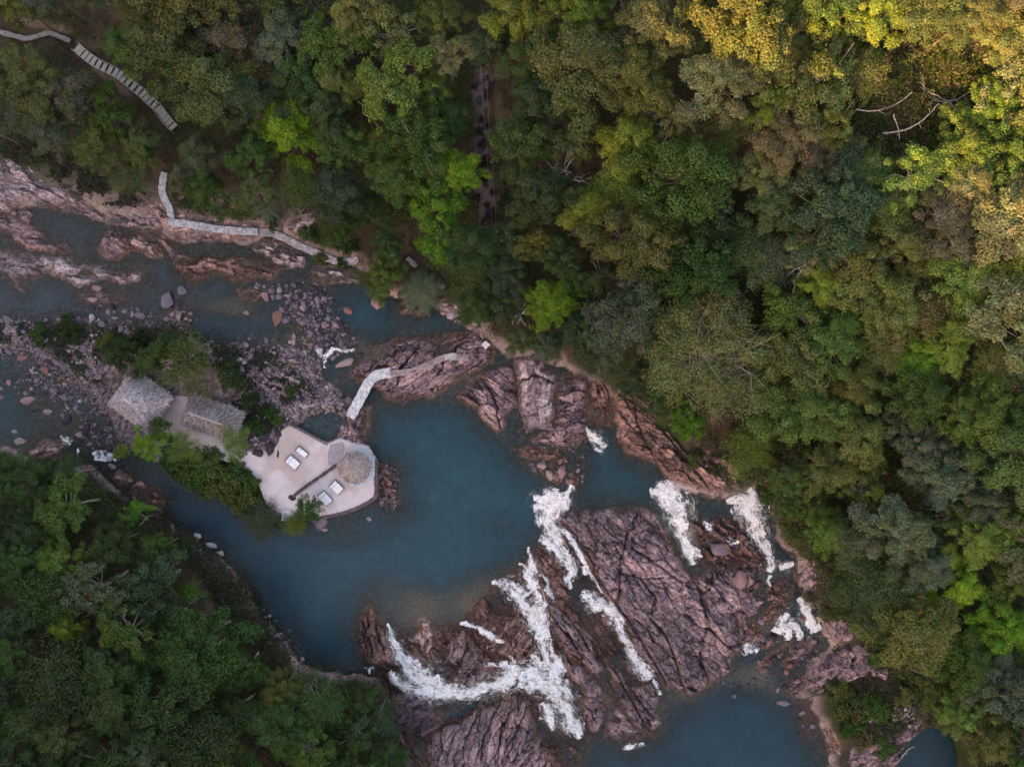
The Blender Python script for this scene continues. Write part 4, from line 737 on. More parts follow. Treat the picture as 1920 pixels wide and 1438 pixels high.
cascade("small white rapids right of the round rust boulder, by the forest bank", [[(1508,1130,10),(1525,1150,18),(1532,1165,14),(1538,1180,22),(1545,1198,18)], [(1535,1175,14),(1530,1190,14)]], 1.2)
cascade("little white rapid at the lower right tip of the great slab", [[(1408,1244,8),(1422,1230,18),(1438,1238,12)]], 1.3)
cascade("white riffle tumbling between two wet boulders by the long tan boulder", [[(592,650,8),(600,660,10),(610,672,8),(609,690,6)], [(612,668,9),(628,655,9),(645,658,8),(668,657,6)], [(594,655,8),(604,664,9)]], .85)
cascade("small riffle in the left channel, the uppermost one", [[(118,816,6),(130,826,11),(138,832,7)]], .9)
cascade("small vertical riffle in the left channel beside the rock under the trees", [[(150,840,5),(151,850,8),(150,860,7)]], .85)
cascade("double riffle in the left channel, the one nearest the leaning lime tree", [[(176,852,5),(190,848,10),(202,853,9),(214,856,12),(219,864,6)], [(180,858,8),(200,862,8),(212,860,10)]], .9)
cascade("curl of foam by the foot of the shield shaped rock", [[(682,1254,4),(690,1256,6),(700,1256,8)], [(690,1256,4),(690,1268,3)]], .8)
cascade("speckled foam drifting on the small pool under the rock bank", [[(1098,800,8),(1104,812,10),(1108,828,8)], [(1106,810,16),(1118,822,30),(1135,838,24)], [(1110,835,16),(1130,848,14)]], .45)
cascade("scrap of foam at the bottom edge below the purple wedge", [[(1176,1434,7),(1195,1428,8),(1218,1422,6)]], 1.0)
cascade("short foam trickle on the wet rocks left of the far right cascade", [[(1320,975,8),(1330,990,12),(1342,1004,8)]], 1.1)
cascade("faint foam patch between the mauve boulder and the far right cascade", [[(1358,1008,8),(1368,1016,12),(1380,1020,10),(1388,1008,6)]], 1.0)
cascade("lacy white trickle between the thin chute and the small brown rock", [[(1022,1100,8),(1034,1112,10),(1040,1130,6)], [(1012,1075,6),(1026,1090,8),(1024,1104,5)]], .95)
cascade("faint foam veil between the long banded ridge and the slanting chute", [[(1024,1180,6),(1032,1205,10),(1036,1230,10),(1038,1250,6)]], .9)
cascade("thin white thread under the milky cascade's foot", [[(1232,1288,6),(1240,1305,7),(1248,1322,5)]], 1.0)
cascade("short foam lick at the far right cascade's lower pool", [[(1452,1084,8),(1450,1096,8),(1456,1108,5)]], 1.0)
cascade("fan of thin foam on the wet brown rock above the largest cascade", [[(905,1245,6),(925,1252,9),(950,1256,10),(975,1262,10)], [(955,1235,8),(965,1250,10),(970,1266,10)], [(1000,1230,8),(1010,1250,12),(1015,1265,12)]], 1.0)
cascade("thin foam sheet draining beside the foot of the largest cascade", [[(1018,1330,10),(1028,1350,16),(1036,1375,14),(1040,1395,6)], [(1012,1365,8),(1024,1372,10)]], 1.0)

# ------------------------------------------------------------------ beach terrace, walls, walkways
def prism(name, pts, z0, z1, mat, col, parent=None, res=None):
    poly = P(pts); n = len(poly)
    import mathutils
    tris = mathutils.geometry.tessellate_polygon([[Vector((p[0], p[1], 0)) for p in poly]])
    V = [(p[0], p[1], z1) for p in poly] + [(p[0], p[1], z0) for p in poly]
    F = [tuple(t) + (t[2],) for t in tris] + [(k, (k + 1) % n, (k + 1) % n + n, k + n) for k in range(n)]
    mb = MB(); mb.add(V, F, col); return mb.build(name, mat, parent)
# sand surface as a fine sheet
x = np.arange(-62, -20, .2); y = np.arange(-24, 0, .2); X, Y = np.meshgrid(x, y); d = sdf(X, Y, PTERR)
hz = .95 + (fbm(X / 2, Y / 2, 60, 4) - .5) * .10 + (fbm(X / .5, Y / .5, 61, 3) - .5) * .035
hz = np.where(d > 0, hz, hz + d * 3); F = grid_faces(len(x), len(y), d > -.1); V = np.stack([X.ravel(), Y.ravel(), hz.ravel()], 1)
cs = np.zeros(X.shape + (3,)) + np.array((.56, .49, .49)); fn = fbm(X / 4, Y / 4, 62, 5)
cs = mixc(cs, (.47, .39, .38), ss(.42, .66, fn)); cs = mixc(cs, (.60, .54, .57), ss(.5, .3, fn) * .7)
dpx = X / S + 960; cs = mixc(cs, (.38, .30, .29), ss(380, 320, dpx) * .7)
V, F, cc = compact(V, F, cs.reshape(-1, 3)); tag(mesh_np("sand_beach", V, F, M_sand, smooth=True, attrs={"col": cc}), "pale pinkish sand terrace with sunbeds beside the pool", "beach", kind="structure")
def stone_wall(name, label, pts, w, z0, z1, tone, size=.28, cat="wall"):
    q = resample([((a - 960) * S, (719 - b) * S, 0) for a, b in pts], size * .8); mb = MB()
    r = np.random.default_rng(len(q) * 3 + 1); ctr = q.mean(0)
    rows = max(1, int((z1 - z0) / (size * .8)) + 1); lanes = max(1, int(w / size + .5))
    t = np.gradient(q[:, :2], axis=0); t /= np.linalg.norm(t, axis=1)[:, None] + 1e-9
    for k in range(len(q)):
        nx, ny = -t[k, 1], t[k, 0]; a0 = math.atan2(t[k, 1], t[k, 0])
        for rr in range(rows):
            for ln in range(lanes):
                if rr < rows - 1 and 0 < ln < lanes - 1: continue
                o = (ln - (lanes - 1) / 2) * size; V, F, C_ = BMs[int(r.integers(6))]
                s = size * r.uniform(.5, .72); v = V * np.array((s * r.uniform(.9, 1.3), s, s * .75)); a = a0 + r.uniform(-.4, .4)
                v = np.stack([v[:, 0] * math.cos(a) - v[:, 1] * math.sin(a) + q[k, 0] + nx * o + r.uniform(-.04, .04) - ctr[0], v[:, 0] * math.sin(a) + v[:, 1] * math.cos(a) + q[k, 1] + ny * o + r.uniform(-.04, .04) - ctr[1], v[:, 2] + z0 + (rr + .4) * size * .8], 1)
                mb.add(v, F, C_ * np.array(tone) * r.uniform(.6, 1.3))
    o = mb.build(name, M_stone); o.location = (ctr[0], ctr[1], 0); tag(o, label, cat); return o
stone_wall("retaining_wall", "dark stone retaining wall round the pool side of the beach terrace", [(706,862),(707,900),(706,929),(690,941),(665,953),(640,961),(608,968),(580,970),(559,969),(531,964),(515,957),(503,950)], .5, -.3, 1.0, (.15, .115, .12), .3)
stone_wall("retaining_wall", "low stone edging between the beach terrace and the small dark pond", [(543,796),(562,803),(585,815),(603,826),(616,833)], .28, .2, 1.0, (.2, .16, .16), .26)
stone_wall("garden_wall", "low dark stone wall crossing the sand between the sunbeds", [(632,872),(615,884),(598,896),(580,908),(562,922),(556,927)], .5, .8, 1.25, (.13, .1, .105), .27)
def ribbon(name, label, pts, wpx, thick, zf, tone, cat="walkway", seams=True, mott=.5, group=None, parts=None, clear=.12):
    q = resample([(*(PW(a, b, .5) if zf is not None else ((a - 960) * S, (719 - b) * S)), zz) for a, b, zz in pts], .22)
    t = np.gradient(q[:, :2], axis=0); t /= np.linalg.norm(t, axis=1)[:, None] + 1e-9
    nrm = np.stack([-t[:, 1], t[:, 0]], 1); m = 9; v = np.linspace(-1, 1, m); hw = wpx * S / 2
    wob = (fbm(np.arange(len(q)) * .35, np.zeros(len(q)), 5, 3) - .5) * .18
    X = q[:, 0:1] + nrm[:, 0:1] * v[None] * (hw + wob[:, None]); Y = q[:, 1:2] + nrm[:, 1:2] * v[None] * (hw + wob[:, None])
    if zf is None: zz = q[:, 2]
    else:
        zz = np.max(np.maximum(bil(SURF, X, Y), bil(LVF, X, Y)), axis=1)
        zz = np.convolve(np.pad(zz, 6, mode='edge'), np.ones(13) / 13, 'valid'); zz = zz + zf
    Zt = np.repeat(zz[:, None], m, 1) + (fbm(X * 4, Y * 4, 8, 2) - .5) * .03
    V = np.concatenate([np.stack([X.ravel(), Y.ravel(), Zt.ravel()], 1), np.stack([X.ravel(), Y.ravel(), Zt.ravel() - thick], 1)]); n = X.size
    F = grid_faces(m, len(q)); Fb = F[:, ::-1] + n
    side = []
    for k in range(len(q) - 1):
        side.append((k * m, (k + 1) * m, (k + 1) * m + n, k * m + n)); side.append((k * m + m - 1, k * m + m - 1 + n, (k + 1) * m + m - 1 + n, (k + 1) * m + m - 1))
    for c in range(m - 1):
        side.append((c, c + n, c + 1 + n, c + 1)); e = (len(q) - 1) * m; side.append((e + c, e + c + 1, e + c + 1 + n, e + c + n))
    f1, f2, idv, _, _ = worley(X / .42, Y / .42, 21); c = np.array(tone) * (1 - mott + 2 * mott * .55 * idv[..., None] + .25 * mott) * (.55 + .45 * ss(0, .18, f2 - f1)[..., None])
    C_ = np.concatenate([c.reshape(-1, 3)] * 2)
    ctr = V.mean(0); ctr[2] = V[:, 2].min()
    F = np.concatenate([F, Fb, np.array(side)])
    o = mesh_np(name, V - ctr, F, M_stone, attrs={"col": C_}); o.location = ctr; tag(o, label, cat, group)
    return o, q, zz
PALE = (.46, .47, .52); GREYW = (.34, .31, .34)
ribbon("stone_walkway", "pale stone walkway leg coming down out of the trees to the bend", [(307,322,0),(304,340,0),(303,358,0),(309,375,0),(318,392,0),(323,412,0),(322,420,0)], 13, .25, .35, PALE)
ribbon("stone_walkway", "pale stone walkway leg running right from the bend along the river", [(320,419,0),(350,421,0),(385,427,0),(420,432,0),(455,434,0),(485,435,0)], 14, .25, .38, PALE)
ribbon("stone_walkway", "grey stone walkway leg slanting down to the overhanging tree", [(487,436,0),(505,437,0),(530,445,0),(560,460,0),(590,473,0),(620,486,0),(640,491,0),(672,487,0)], 14, .25, .3, (.40, .375, .40))
ribbon("stone_walkway", "half hidden stone walkway piece under the trees right of the slant", [(700,487,0),(715,483,0),(735,481,0),(752,484,0)], 9, .22, .3, (.33, .3, .33))
ribbon("stone_walkway", "short stone walkway piece slanting between the trees above the palm", [(763,483,0),(775,494,0),(780,500,0)], 9, .22, .3, (.33, .3, .33))
ribbon("stone_walkway", "last pale walkway scrap near the palm above the upper pool", [(805,520,0),(818,530,0),(832,540,0)], 10, .22, .25, (.4, .37, .4))
ribbon("stone_footpath", "mortared stone footpath winding over the long rock island", [(733,699,0),(755,699,0),(778,695,0),(800,686,0),(822,676,0),(840,670,0),(860,670,0),(880,672,0)], 12, .3, .12, (.33, .27, .28), mott=.35)
ribbon("footbridge", "pale curved concrete footbridge over the channel to the beach", [(660,782,1.45),(672,760,1.6),(683,740,1.75),(695,718,1.85),(707,706,1.9),(722,701,1.85),(737,699,1.75)], 19, .35, None, (.60, .62, .66), cat="bridge", mott=.3)
ribbon("stone_footpath", "whitish square patch of paving on the long rock island path", [(834,671,0),(846,669,0),(858,669,0)], 13, .2, .2, (.46, .44, .46), mott=.3)
def slab_block(name, label, pts, z, th, col, cat):
    o = prism(name, pts, z - th, z, M_stone, col); tag(o, label, cat); return o
slab_block("stone_platform", "small white square platform at the forest end of the footpath", [(903,647),(911,640),(920,647),(911,656)], float(bil(SURF, (911-960)*S, (719-648)*S)) + .3, .5, (.62, .66, .68), "platform")
slab_block("stone_platform", "white stone landing at the beach terrace's lower edge", [(533,956),(548,954),(560,968),(556,974),(532,974)], 1.25, 1.5, (.55, .60, .66), "platform")
slab_block("stone_platform", "grey cobbled patch joining the beach to the rocky neck", [(622,832),(645,828),(648,840),(640,862),(630,874),(618,868),(618,850)], 1.06, .5, (.33, .31, .35), "paving")

# top left path and steps
zt = lambda a, b: float(gh((a - 960) * S, (719 - b) * S))
r0, q0, z0_ = ribbon("boardwalk", "weathered boardwalk at the top left corner of the picture", [(-20,52,0),(0,60,0),(28,68,0),(50,73,0),(72,67,0),(92,62,0),(112,69,0),(132,78,0)], 9, .15, .5, (.26, .26, .27), mott=.3)
def polyz(pts, zadd):
    return [(*W(a, b, 0)[:2], zt(a, b) + zadd) for a, b in pts]
SP = [(146,91),(160,103),(175,115),(195,127),(215,136),(232,147),(250,162),(268,176),(283,190),(297,203),(307,216),(318,230),(330,243)]
q = resample([(*PW(a, b, .6), 0) for a, b in SP], .85)
st = empty("hillside_stairway", (q[0][0], q[0][1], 0)); tag(st, "curving hillside stairway of grey planks through the top left forest", "stairway")
zq = bil(HG, q[:, 0], q[:, 1]); zq = np.convolve(np.pad(zq, 3, mode='edge'), np.ones(7) / 7, 'valid') + .55
for k in range(len(q) - 1):
    a = math.atan2(q[k + 1][1] - q[k][1], q[k + 1][0] - q[k][0])
    mb = MB(); mb.box((q[k][0] - q[0][0], q[k][1] - q[0][1], zq[k]), (.66, 1.35, .12), a, (.42, .40, .37), .02); mb.build("step", M_wood, st)
for sgn, nm in ((-1, 1), (1, 1)):
    t = np.gradient(q[:, :2], axis=0); t /= np.linalg.norm(t, axis=1)[:, None]; nn = np.stack([-t[:, 1], t[:, 0]], 1)
    pts = [(q[k][0] - q[0][0] + nn[k][0] * .72 * sgn, q[k][1] - q[0][1] + nn[k][1] * .72 * sgn, zq[k] + (.9 if sgn < 0 else .75)) for k in range(len(q))]
    mb = MB(); mb.tube(pts, [.07 if sgn < 0 else .05] * len(pts), 5, (.42, .41, .40)); mb.build("handrail", M_wood, st)
    for k in range(0, len(q), 4):
        mb = MB(); mb.tube([(pts[k][0], pts[k][1], zq[k] - .5), pts[k]], [.05, .05], 5, (.32, .31, .30)); mb.build("rail_post", M_wood, st)
# cables in the cleared strip
for kk, (a, b) in enumerate((((896, 60), (926, 470)), ((905, 60), (934, 470)))):
    pa = W(*a, 16.5); pb = W(*b, 9.5); mb = MB()
    pts = [tuple(np.array(pa) * (1 - t) + np.array(pb) * t - np.array((0, 0, 2.0 * math.sin(math.pi * t)))) for t in np.linspace(0, 1, 14)]
    ctr = np.array(pts[0]); mb.tube([np.array(p) - ctr for p in pts], [.022] * 14, 4, (.16, .15, .12)); o = mb.build("overhead_cable", M_wood); o.location = ctr
    tag(o, "thin overhead cable along the cleared strip, " + ("left" if kk == 0 else "right") + " of the pair", "cable", "cables over the cleared strip")

# ------------------------------------------------------------------ huts and sunbeds
def thatch_strands(mb, fn, n, r, L=.55, w=.05, tones=((.42, .37, .35), (.30, .27, .27), (.20, .17, .17), (.50, .44, .42))):
    """fn(u,v)->(pos, downdir, normal)"""
    for _ in range(n):
        p, dn, nr = fn(r.random(), r.random())
        side = np.cross(dn, nr); jl = L * r.uniform(.5, 1.3); d2 = dn + side * r.uniform(-.2, .2); d2 /= np.linalg.norm(d2); s = np.cross(d2, nr) * w * r.uniform(.6, 1.5)
        a = p + nr * r.uniform(.01, .04); b = a + d2 * jl + nr * r.uniform(.005, .045)
        mb.add([a - s, a + s, b + s * .4, b - s * .4], [(0, 1, 2, 3)], np.array(tones[int(r.integers(len(tones)))]) * r.uniform(.75, 1.2))
def hip_hut(label, cpx, cpy, lx, ly, ang, eave, peak, ridge, tint, npost, overh=.15):
    c = W(cpx, cpy, eave + .6); z0 = .8
    root = empty("thatched_hut", (c[0], c[1], z0), math.radians(ang)); tag(root, label, "hut")
    eave -= z0; peak -= z0; hx, hy = lx / 2, ly / 2; r = np.random.default_rng(int(cpx))
    cor = [np.array((sx * hx, sy * hy, eave)) for sx, sy in ((-1, -1), (1, -1), (1, 1), (-1, 1))]
    r0 = np.array((-ridge / 2, 0, peak)); r1 = np.array((ridge / 2, 0, peak))
    quads = [(cor[0], cor[1], r1, r0), (cor[1], cor[2], r1, r1), (cor[2], cor[3], r0, r1), (cor[3], cor[0], r0, r0)]
    mb = MB(); sb = MB()
    for qi, (a, b, c_, d) in enumerate(quads):
        nu, nv = 26, 16; u = np.linspace(0, 1, nu); v = np.linspace(0, 1, nv); U_, V2 = np.meshgrid(u, v)
        p = (a[None, None] * (1 - U_)[..., None] + b[None, None] * U_[..., None]) * (1 - V2)[..., None] + (d[None, None] * (1 - U_)[..., None] + c_[None, None] * U_[..., None]) * V2[..., None]
        nr = np.cross(b - a, d - a); nr /= np.linalg.norm(nr)
        n_ = fbm(p[..., 0] * 2 + qi * 9, p[..., 1] * 2, qi + 3, 4) - .5
        sag = np.sin(V2 * math.pi) * -.12 + n_ * .16 * np.sin(V2 * math.pi) ** .5
        p2 = p + nr * sag[..., None]; p2[0] += np.stack([np.zeros(nu), np.zeros(nu), -.12 * r.random(nu)], 1)
        col = np.array(tint) * (.75 + .5 * fbm(p[..., 0] * 5, p[..., 1] * 5, qi, 3))[..., None]
        mb.add(p2.reshape(-1, 3), grid_faces(nu, nv), col.reshape(-1, 3))
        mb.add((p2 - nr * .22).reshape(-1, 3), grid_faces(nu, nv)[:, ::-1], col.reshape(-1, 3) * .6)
        def fn(uu, vv, a=a, b=b, c_=c_, d=d, nr=nr):
            vv = vv * .98
            if np.allclose(c_, d): vv = 1 - math.sqrt(1 - vv * .985)
            pos = (a * (1 - uu) + b * uu) * (1 - vv) + (d * (1 - uu) + c_ * uu) * vv
            mid = (a + b) / 2 - (c_ + d) / 2; e = (b - a) / np.linalg.norm(b - a); dn = mid - e * np.dot(mid, e) + e * (uu - .5) * .6 * np.linalg.norm(b - a) * (.6 if np.allclose(c_, d) else .1); dn /= np.linalg.norm(dn)
            return pos, dn, nr
        T = np.array(tint); thatch_strands(sb, fn, int(26 * np.linalg.norm(b - a) * np.linalg.norm((a + b) / 2 - (c_ + d) / 2) / (2 if np.allclose(c_, d) else 1.2)) + 60, r, tones=(T * 1.3, T * .95, T * .6, T * 1.55, T * .4))
    rf = mb.build("thatch_roof", M_thatch, root); sb.build("straw_thatch", M_thatch, rf)
    if ridge > .5:
        mb = MB(); mb.tube([r0 + (0, 0, .02), (r0 + r1) / 2 + (0, 0, .06), r1 + (0, 0, .02)], [.2, .24, .2], 8, np.array(tint) * 1.1); mb.build("ridge_cap", M_thatch, root)
    for sx, sy in npost:
        mb = MB(); mb.tube([(sx * (hx - .5), sy * (hy - .5), -.1), (sx * (hx - .5), sy * (hy - .5), eave + .35)], [.09, .08], 7, (.16, .12, .09)); mb.build("post", M_wood, root)
    mb = MB()
    for sy in (-1, 1): mb.tube([(-hx + .4, sy * (hy - .5), eave + .1), (hx - .4, sy * (hy - .5), eave + .1)], [.07, .07], 6, (.16, .12, .09))
    for sx in (-1, 1): mb.tube([(sx * (hx - .5), -hy + .4, eave + .12), (sx * (hx - .5), hy - .4, eave + .12)], [.07, .07], 6, (.16, .12, .09))
    mb.build("roof_beam", M_wood, root)
P6 = [(-1, -1), (1, -1), (1, 1), (-1, 1), (0, -1), (0, 1)]
hip_hut("large square thatched hut, the leftmost hut on the islet", 259, 751, 7.9, 7.4, -37, 2.9, 6.6, 1.6, (.45, .40, .42), P6)
hip_hut("long rectangular thatched hut between the square hut and the black boulders", 395, 784, 9.5, 5.5, -19.5, 2.6, 5.0, 6.0, (.30, .26, .26), P6 + [(-.45, -1), (.45, 1)])
# round hut
rc = W(673, 872, 0); prt = [(673 + 36 * math.cos(a) * (1.0 if math.cos(a) < .6 else .98), 875 + 36 * math.sin(a)) for a in np.linspace(0, 2 * math.pi, 30)[:-1]]
prt = [(min(a, 705.5), b) for a, b in prt]
tag(prism("round_platform", prt, .2, 1.22, M_stone, (.50, .54, .60)), "round pale blue grey stone floor beneath the conical hut", "platform")
rh = empty("round_hut", (rc[0], rc[1], 1.2)); tag(rh, "round conical thatched hut on the pale platform at the beach corner", "hut")
mb = MB(); sb = MB(); r = np.random.default_rng(9); R_ = 2.65; ez = 2.2; pz = 4.3
na, nr_ = 64, 14; A, Q = np.meshgrid(np.linspace(0, 2 * math.pi, na), np.linspace(0.02, 1, nr_))
rr = R_ * Q * (1 + .03 * np.sin(A * 9) * (Q > .9)); zz = pz - (pz - ez) * Q ** 1.08 + (fbm(A * 5, Q * 6, 3, 3) - .5) * .1
tan = ss(.2, -.5, np.cos(A + .35)) ; colr = np.array((.38, .32, .30)) * (.7 + .6 * fbm(A * 9, Q * 5, 9, 3))[..., None]
mb.add(np.stack([rr * np.cos(A), rr * np.sin(A), zz], -1).reshape(-1, 3), grid_faces(na, nr_)[:, ::-1], colr.reshape(-1, 3))
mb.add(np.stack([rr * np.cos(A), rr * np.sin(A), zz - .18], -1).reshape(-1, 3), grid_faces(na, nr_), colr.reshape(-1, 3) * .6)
def fc(u, v):
    a = u * 2 * math.pi; q = math.sqrt(v) * .99; sl = (pz - ez) / R_
    dn = np.array((math.cos(a), math.sin(a), -sl)); dn /= np.linalg.norm(dn); nr = np.array((math.cos(a) * sl, math.sin(a) * sl, 1)); nr /= np.linalg.norm(nr)
    return np.array((R_ * q * math.cos(a), R_ * q * math.sin(a), pz - (pz - ez) * q)), dn, nr
thatch_strands(sb, fc, 900, r, .5, .045, ((.30, .255, .25), (.22, .19, .205), (.13, .11, .125), (.38, .30, .27)))
rf = mb.build("thatch_roof", M_thatch, rh); sb.build("straw_thatch", M_thatch, rf)
mb = MB(); mb.tube([(0, 0, pz - .1), (0, 0, pz + .22)], [.2, .06], 8, (.36, .31, .3)); mb.build("roof_cap", M_thatch, rh)
for k in range(6):
    a = k * math.pi / 3; mb = MB(); mb.tube([(2.1 * math.cos(a), 2.1 * math.sin(a), -.05), (2.1 * math.cos(a), 2.1 * math.sin(a), ez + .25)], [.08, .07], 7, (.16, .12, .09)); mb.build("post", M_wood, rh)
# sunbeds
def sunbed(label, px_, py_, w, l, ang, group="sunbeds on the sand", halves=2):
    c = W(px_, py_, 1.4); root = empty("sunbed", (c[0], c[1], .95), math.radians(ang)); tag(root, label, "sunbed", group)
    mb = MB(); mb.box((0, 0, .24), (l + .1, w + .1, .12), 0, (.05, .04, .04), .02); mb.box((-l / 2 - .06, 0, .36), (.10, w + .12, .5), 0, (.05, .04, .04), .02); mb.build("bed_frame", M_wood, root)
    for sx in (-1, 1):
        for sy in (-1, 1):
            mb = MB(); mb.box((sx * (l / 2 - .1), sy * (w / 2 - .08), .09), (.1, .1, .2), 0, (.05, .04, .04)); mb.build("leg", M_wood, root)
    for k in range(halves):
        ww = w / halves; yy = (k - (halves - 1) / 2) * ww
        mb = MB(); mb.box((l * .14, yy, .41), (l * .70, ww - .015, .2), 0, (.78, .78, .80), .05); mb.build("mattress", M_cloth, root)
        mb = MB(); mb.box((-l * .36, yy, .47), (l * .27, ww - .015, .26), 0, (.70, .72, .76), .06); mb.build("back_cushion", M_cloth, root)
sunbed("narrow white sunbed, the upper right one of the four", 566, 848, .85, 1.95, -39, halves=1)
sunbed("double white sunbed, the upper left one of the four", 549, 867, 1.4, 2.15, -41)
sunbed("double white sunbed below the low wall, nearest the round hut", 631, 914, 1.4, 2.0, -45)
sunbed("double white sunbed below the low wall, beside the small tree", 609.5, 934.5, 1.4, 2.15, -49)

# ------------------------------------------------------------------ vegetation
def leaves(ctr, nrm, size, r, elong=1.5, col=None):
    """rhombic leaf clumps: ctr (n,3), nrm (n,3)"""
    n = len(ctr); nrm = nrm / (np.linalg.norm(nrm, axis=1)[:, None] + 1e-9)
    t = r.normal(size=(n, 3)); t -= nrm * (t * nrm).sum(1)[:, None]; t /= np.linalg.norm(t, axis=1)[:, None] + 1e-9
    b = np.cross(nrm, t); s = (size * r.uniform(.6, 1.4, n))[:, None]
    V = np.stack([ctr - t * s * elong * .5, ctr - b * s * .5 + nrm * s * .12, ctr + t * s * elong * .5, ctr + b * s * .5 + nrm * s * .12], 1).reshape(-1, 3)
    F = np.arange(n * 4).reshape(-1, 4)
    C_ = np.ones((n, 3)) if col is None else col
    return V, F, np.repeat(C_, 4, 0)
def crown_mesh(seed, R, flat, nl, lr, nleaf, lsize, open_=0.0, wild=.35):
    r = np.random.default_rng(seed); Vs, Fs, Cs = [], [], []; off_ = 0; lobes = []
    ph = r.uniform(0, 6.28, 4)
    for k in range(nl):
        q = math.sqrt((k + .5) / nl) ; a = k * 2.39996 + r.uniform(-.5, .5)
        lim = 1 + wild * (.5 * math.sin(2 * a + ph[0]) + .35 * math.sin(3 * a + ph[1]) + .3 * math.sin(5 * a + ph[2]))
        rad = R * q * lim * r.uniform(.85, 1.1)
        z = flat * R * (1 - q ** 2) * r.uniform(.35, 1.15) + r.uniform(-.25, .25) * R * .35 - (.25 * R * (q > .8) * r.random())
        lobes.append((rad * math.cos(a), rad * math.sin(a), z, lr * r.choice((.55, .75, 1.0, 1.25, 1.55)) * r.uniform(.9, 1.1)))
    for (cx, cy, cz, rr) in lobes:
        if r.random() < .14: continue
        n = int(nleaf * (rr / lr) ** 2)
        d = r.normal(size=(n, 3)); d[:, 2] = np.abs(d[:, 2]) * 1.0 - .35; d /= np.linalg.norm(d, axis=1)[:, None]
        rad = rr * (r.uniform(.55 - .3 * open_, 1.08, n)) * (1 + .22 * np.sin(d[:, 0] * 5 + cx * 3) * np.cos(d[:, 1] * 5 + cy * 3))
        st_ = r.uniform(1.0, 1.9); aa = math.atan2(cy, cx) + r.uniform(-.6, .6); du = np.array((math.cos(aa), math.sin(aa), -.15))
        dd_ = d * rad[:, None] * np.array((1, 1, .62)); dd_ = dd_ + (dd_ @ du)[:, None] * du * (st_ - 1)
        p = dd_ + np.array((cx, cy, cz)) + r.normal(size=(n, 3)) * .06
        nr = d + r.normal(size=(n, 3)) * .55 + np.array((0, 0, .35))
        lc = np.array((1, 1, 1.)) * r.uniform(.78, 1.22) * np.array((r.uniform(.88, 1.14), 1, r.uniform(.8, 1.2)))
        c = lc[None] * r.uniform(.72, 1.3, (n, 1)) * np.stack([r.uniform(.85, 1.18, n), np.ones(n), r.uniform(.8, 1.2, n)], 1)
        V, F, C_ = leaves(p, nr, lsize, r, 1.5, c); Vs.append(V); Fs.append(F + off_); off_ += len(V); Cs.append(C_)
    me = mesh_np("crown", np.concatenate(Vs), np.concatenate(Fs), M_leaf, attrs={"col": np.concatenate(Cs)}, link=False)
    return me, lobes
def limb_mesh(lobes, R, h, seed, pale, thick=.03, twigs=False):
    """trunk from z=-h up to the crown, a limb to every few lobes"""
    r = np.random.default_rng(seed); mb = MB(); col = (.27, .25, .235) if pale else (.14, .115, .09)
    lean = np.array((r.uniform(-.04, .04) * h, r.uniform(-.04, .04) * h, 0)); top = np.array((0, 0, -.1 * R))
    base = np.array((0, 0, -h)) + lean
    mb.tube([base, base * .5 + top * .5 + r.normal(size=3) * .08 * R, top], [R * thick * 1.9, R * thick * 1.3, R * thick], 6, col)
    for k, (x, y, z, rr) in enumerate(lobes):
        if k % (1 if twigs else 3): continue
        s0 = top + np.array((x * .08, y * .08, -.25 * R * r.random())); e = np.array((x, y, z - (0 if twigs else rr * .3)))
        m = s0 * .5 + e * .5 + r.normal(size=3) * .1 * R + np.array((0, 0, -.06 * R))
        mb.tube([s0, m, e], [R * thick * .75, R * thick * .45, R * thick * .16], 5, col)
        if twigs:
            for _ in range(3):
                d = r.normal(size=3) * .22 * R; d[2] = abs(d[2]) * .6; mb.tube([m * .4 + e * .6, m * .4 + e * .6 + d * .6, m * .4 + e * .6 + d], [R * thick * .2, R * thick * .14, R * thick * .07], 4, col)
    return mb.build("trunk", M_bark, link=False)
KINDS = {}   # kind -> list of (crown mesh, trunk mesh, R, trunk height)
def addkind(k, n, R, h, pale=False, twigs=False, thick=.03, **kw):
    L = []
    for q in range(n):
        sd_ = hash(k) % 1 + sum(map(ord, k)) * 10 + q
        cm, lb = crown_mesh(sd_, R, **kw); L.append((cm, limb_mesh(lb, R, h, sd_, pale, thick, twigs), R, h))
    KINDS[k] = L
addkind("broad", 5, 3.4, 6.0, flat=.72, wild=.5, nl=90, lr=.48, nleaf=350, lsize=.105)
addkind("round", 4, 2.8, 6.0, flat=.85, nl=64, lr=.45, nleaf=350, lsize=.092, wild=.18)
addkind("ragged", 4, 3.2, 6.0, pale=True, flat=.6, nl=50, lr=.48, nleaf=270, lsize=.125, wild=.6, open_=.6)
addkind("feathery", 4, 3.2, 5.5, pale=True, twigs=True, thick=.018, flat=.35, nl=56, lr=.8, nleaf=150, lsize=.115, wild=.4, open_=1.0)
addkind("big", 2, 8.0, 7.0, pale=True, twigs=True, thick=.016, flat=.3, nl=130, lr=1.1, nleaf=330, lsize=.14, wild=.25, open_=.8)
addkind("bush", 3, 1.8, 1.0, flat=.5, nl=22, lr=.5, nleaf=150, lsize=.16, wild=.4, open_=.3)
HUE = {"dark green": (.042, .062, .014), "deep green": (.046, .078, .014), "mid green": (.066, .100, .016), "olive": (.100, .106, .022), "grey green": (.090, .102, .040), "bluish green": (.050, .072, .022),
 "lime green": (.15, .225, .012), "yellow green": (.165, .185, .018), "brownish": (.105, .088, .034), "khaki": (.150, .148, .042), "pale olive": (.165, .175, .050), "bright green": (.095, .175, .012), "fresh green": (.110, .150, .020)}
HUE = {k: (v[0] * .92, v[1] * 1.10, v[2] * 1.6) for k, v in HUE.items()}
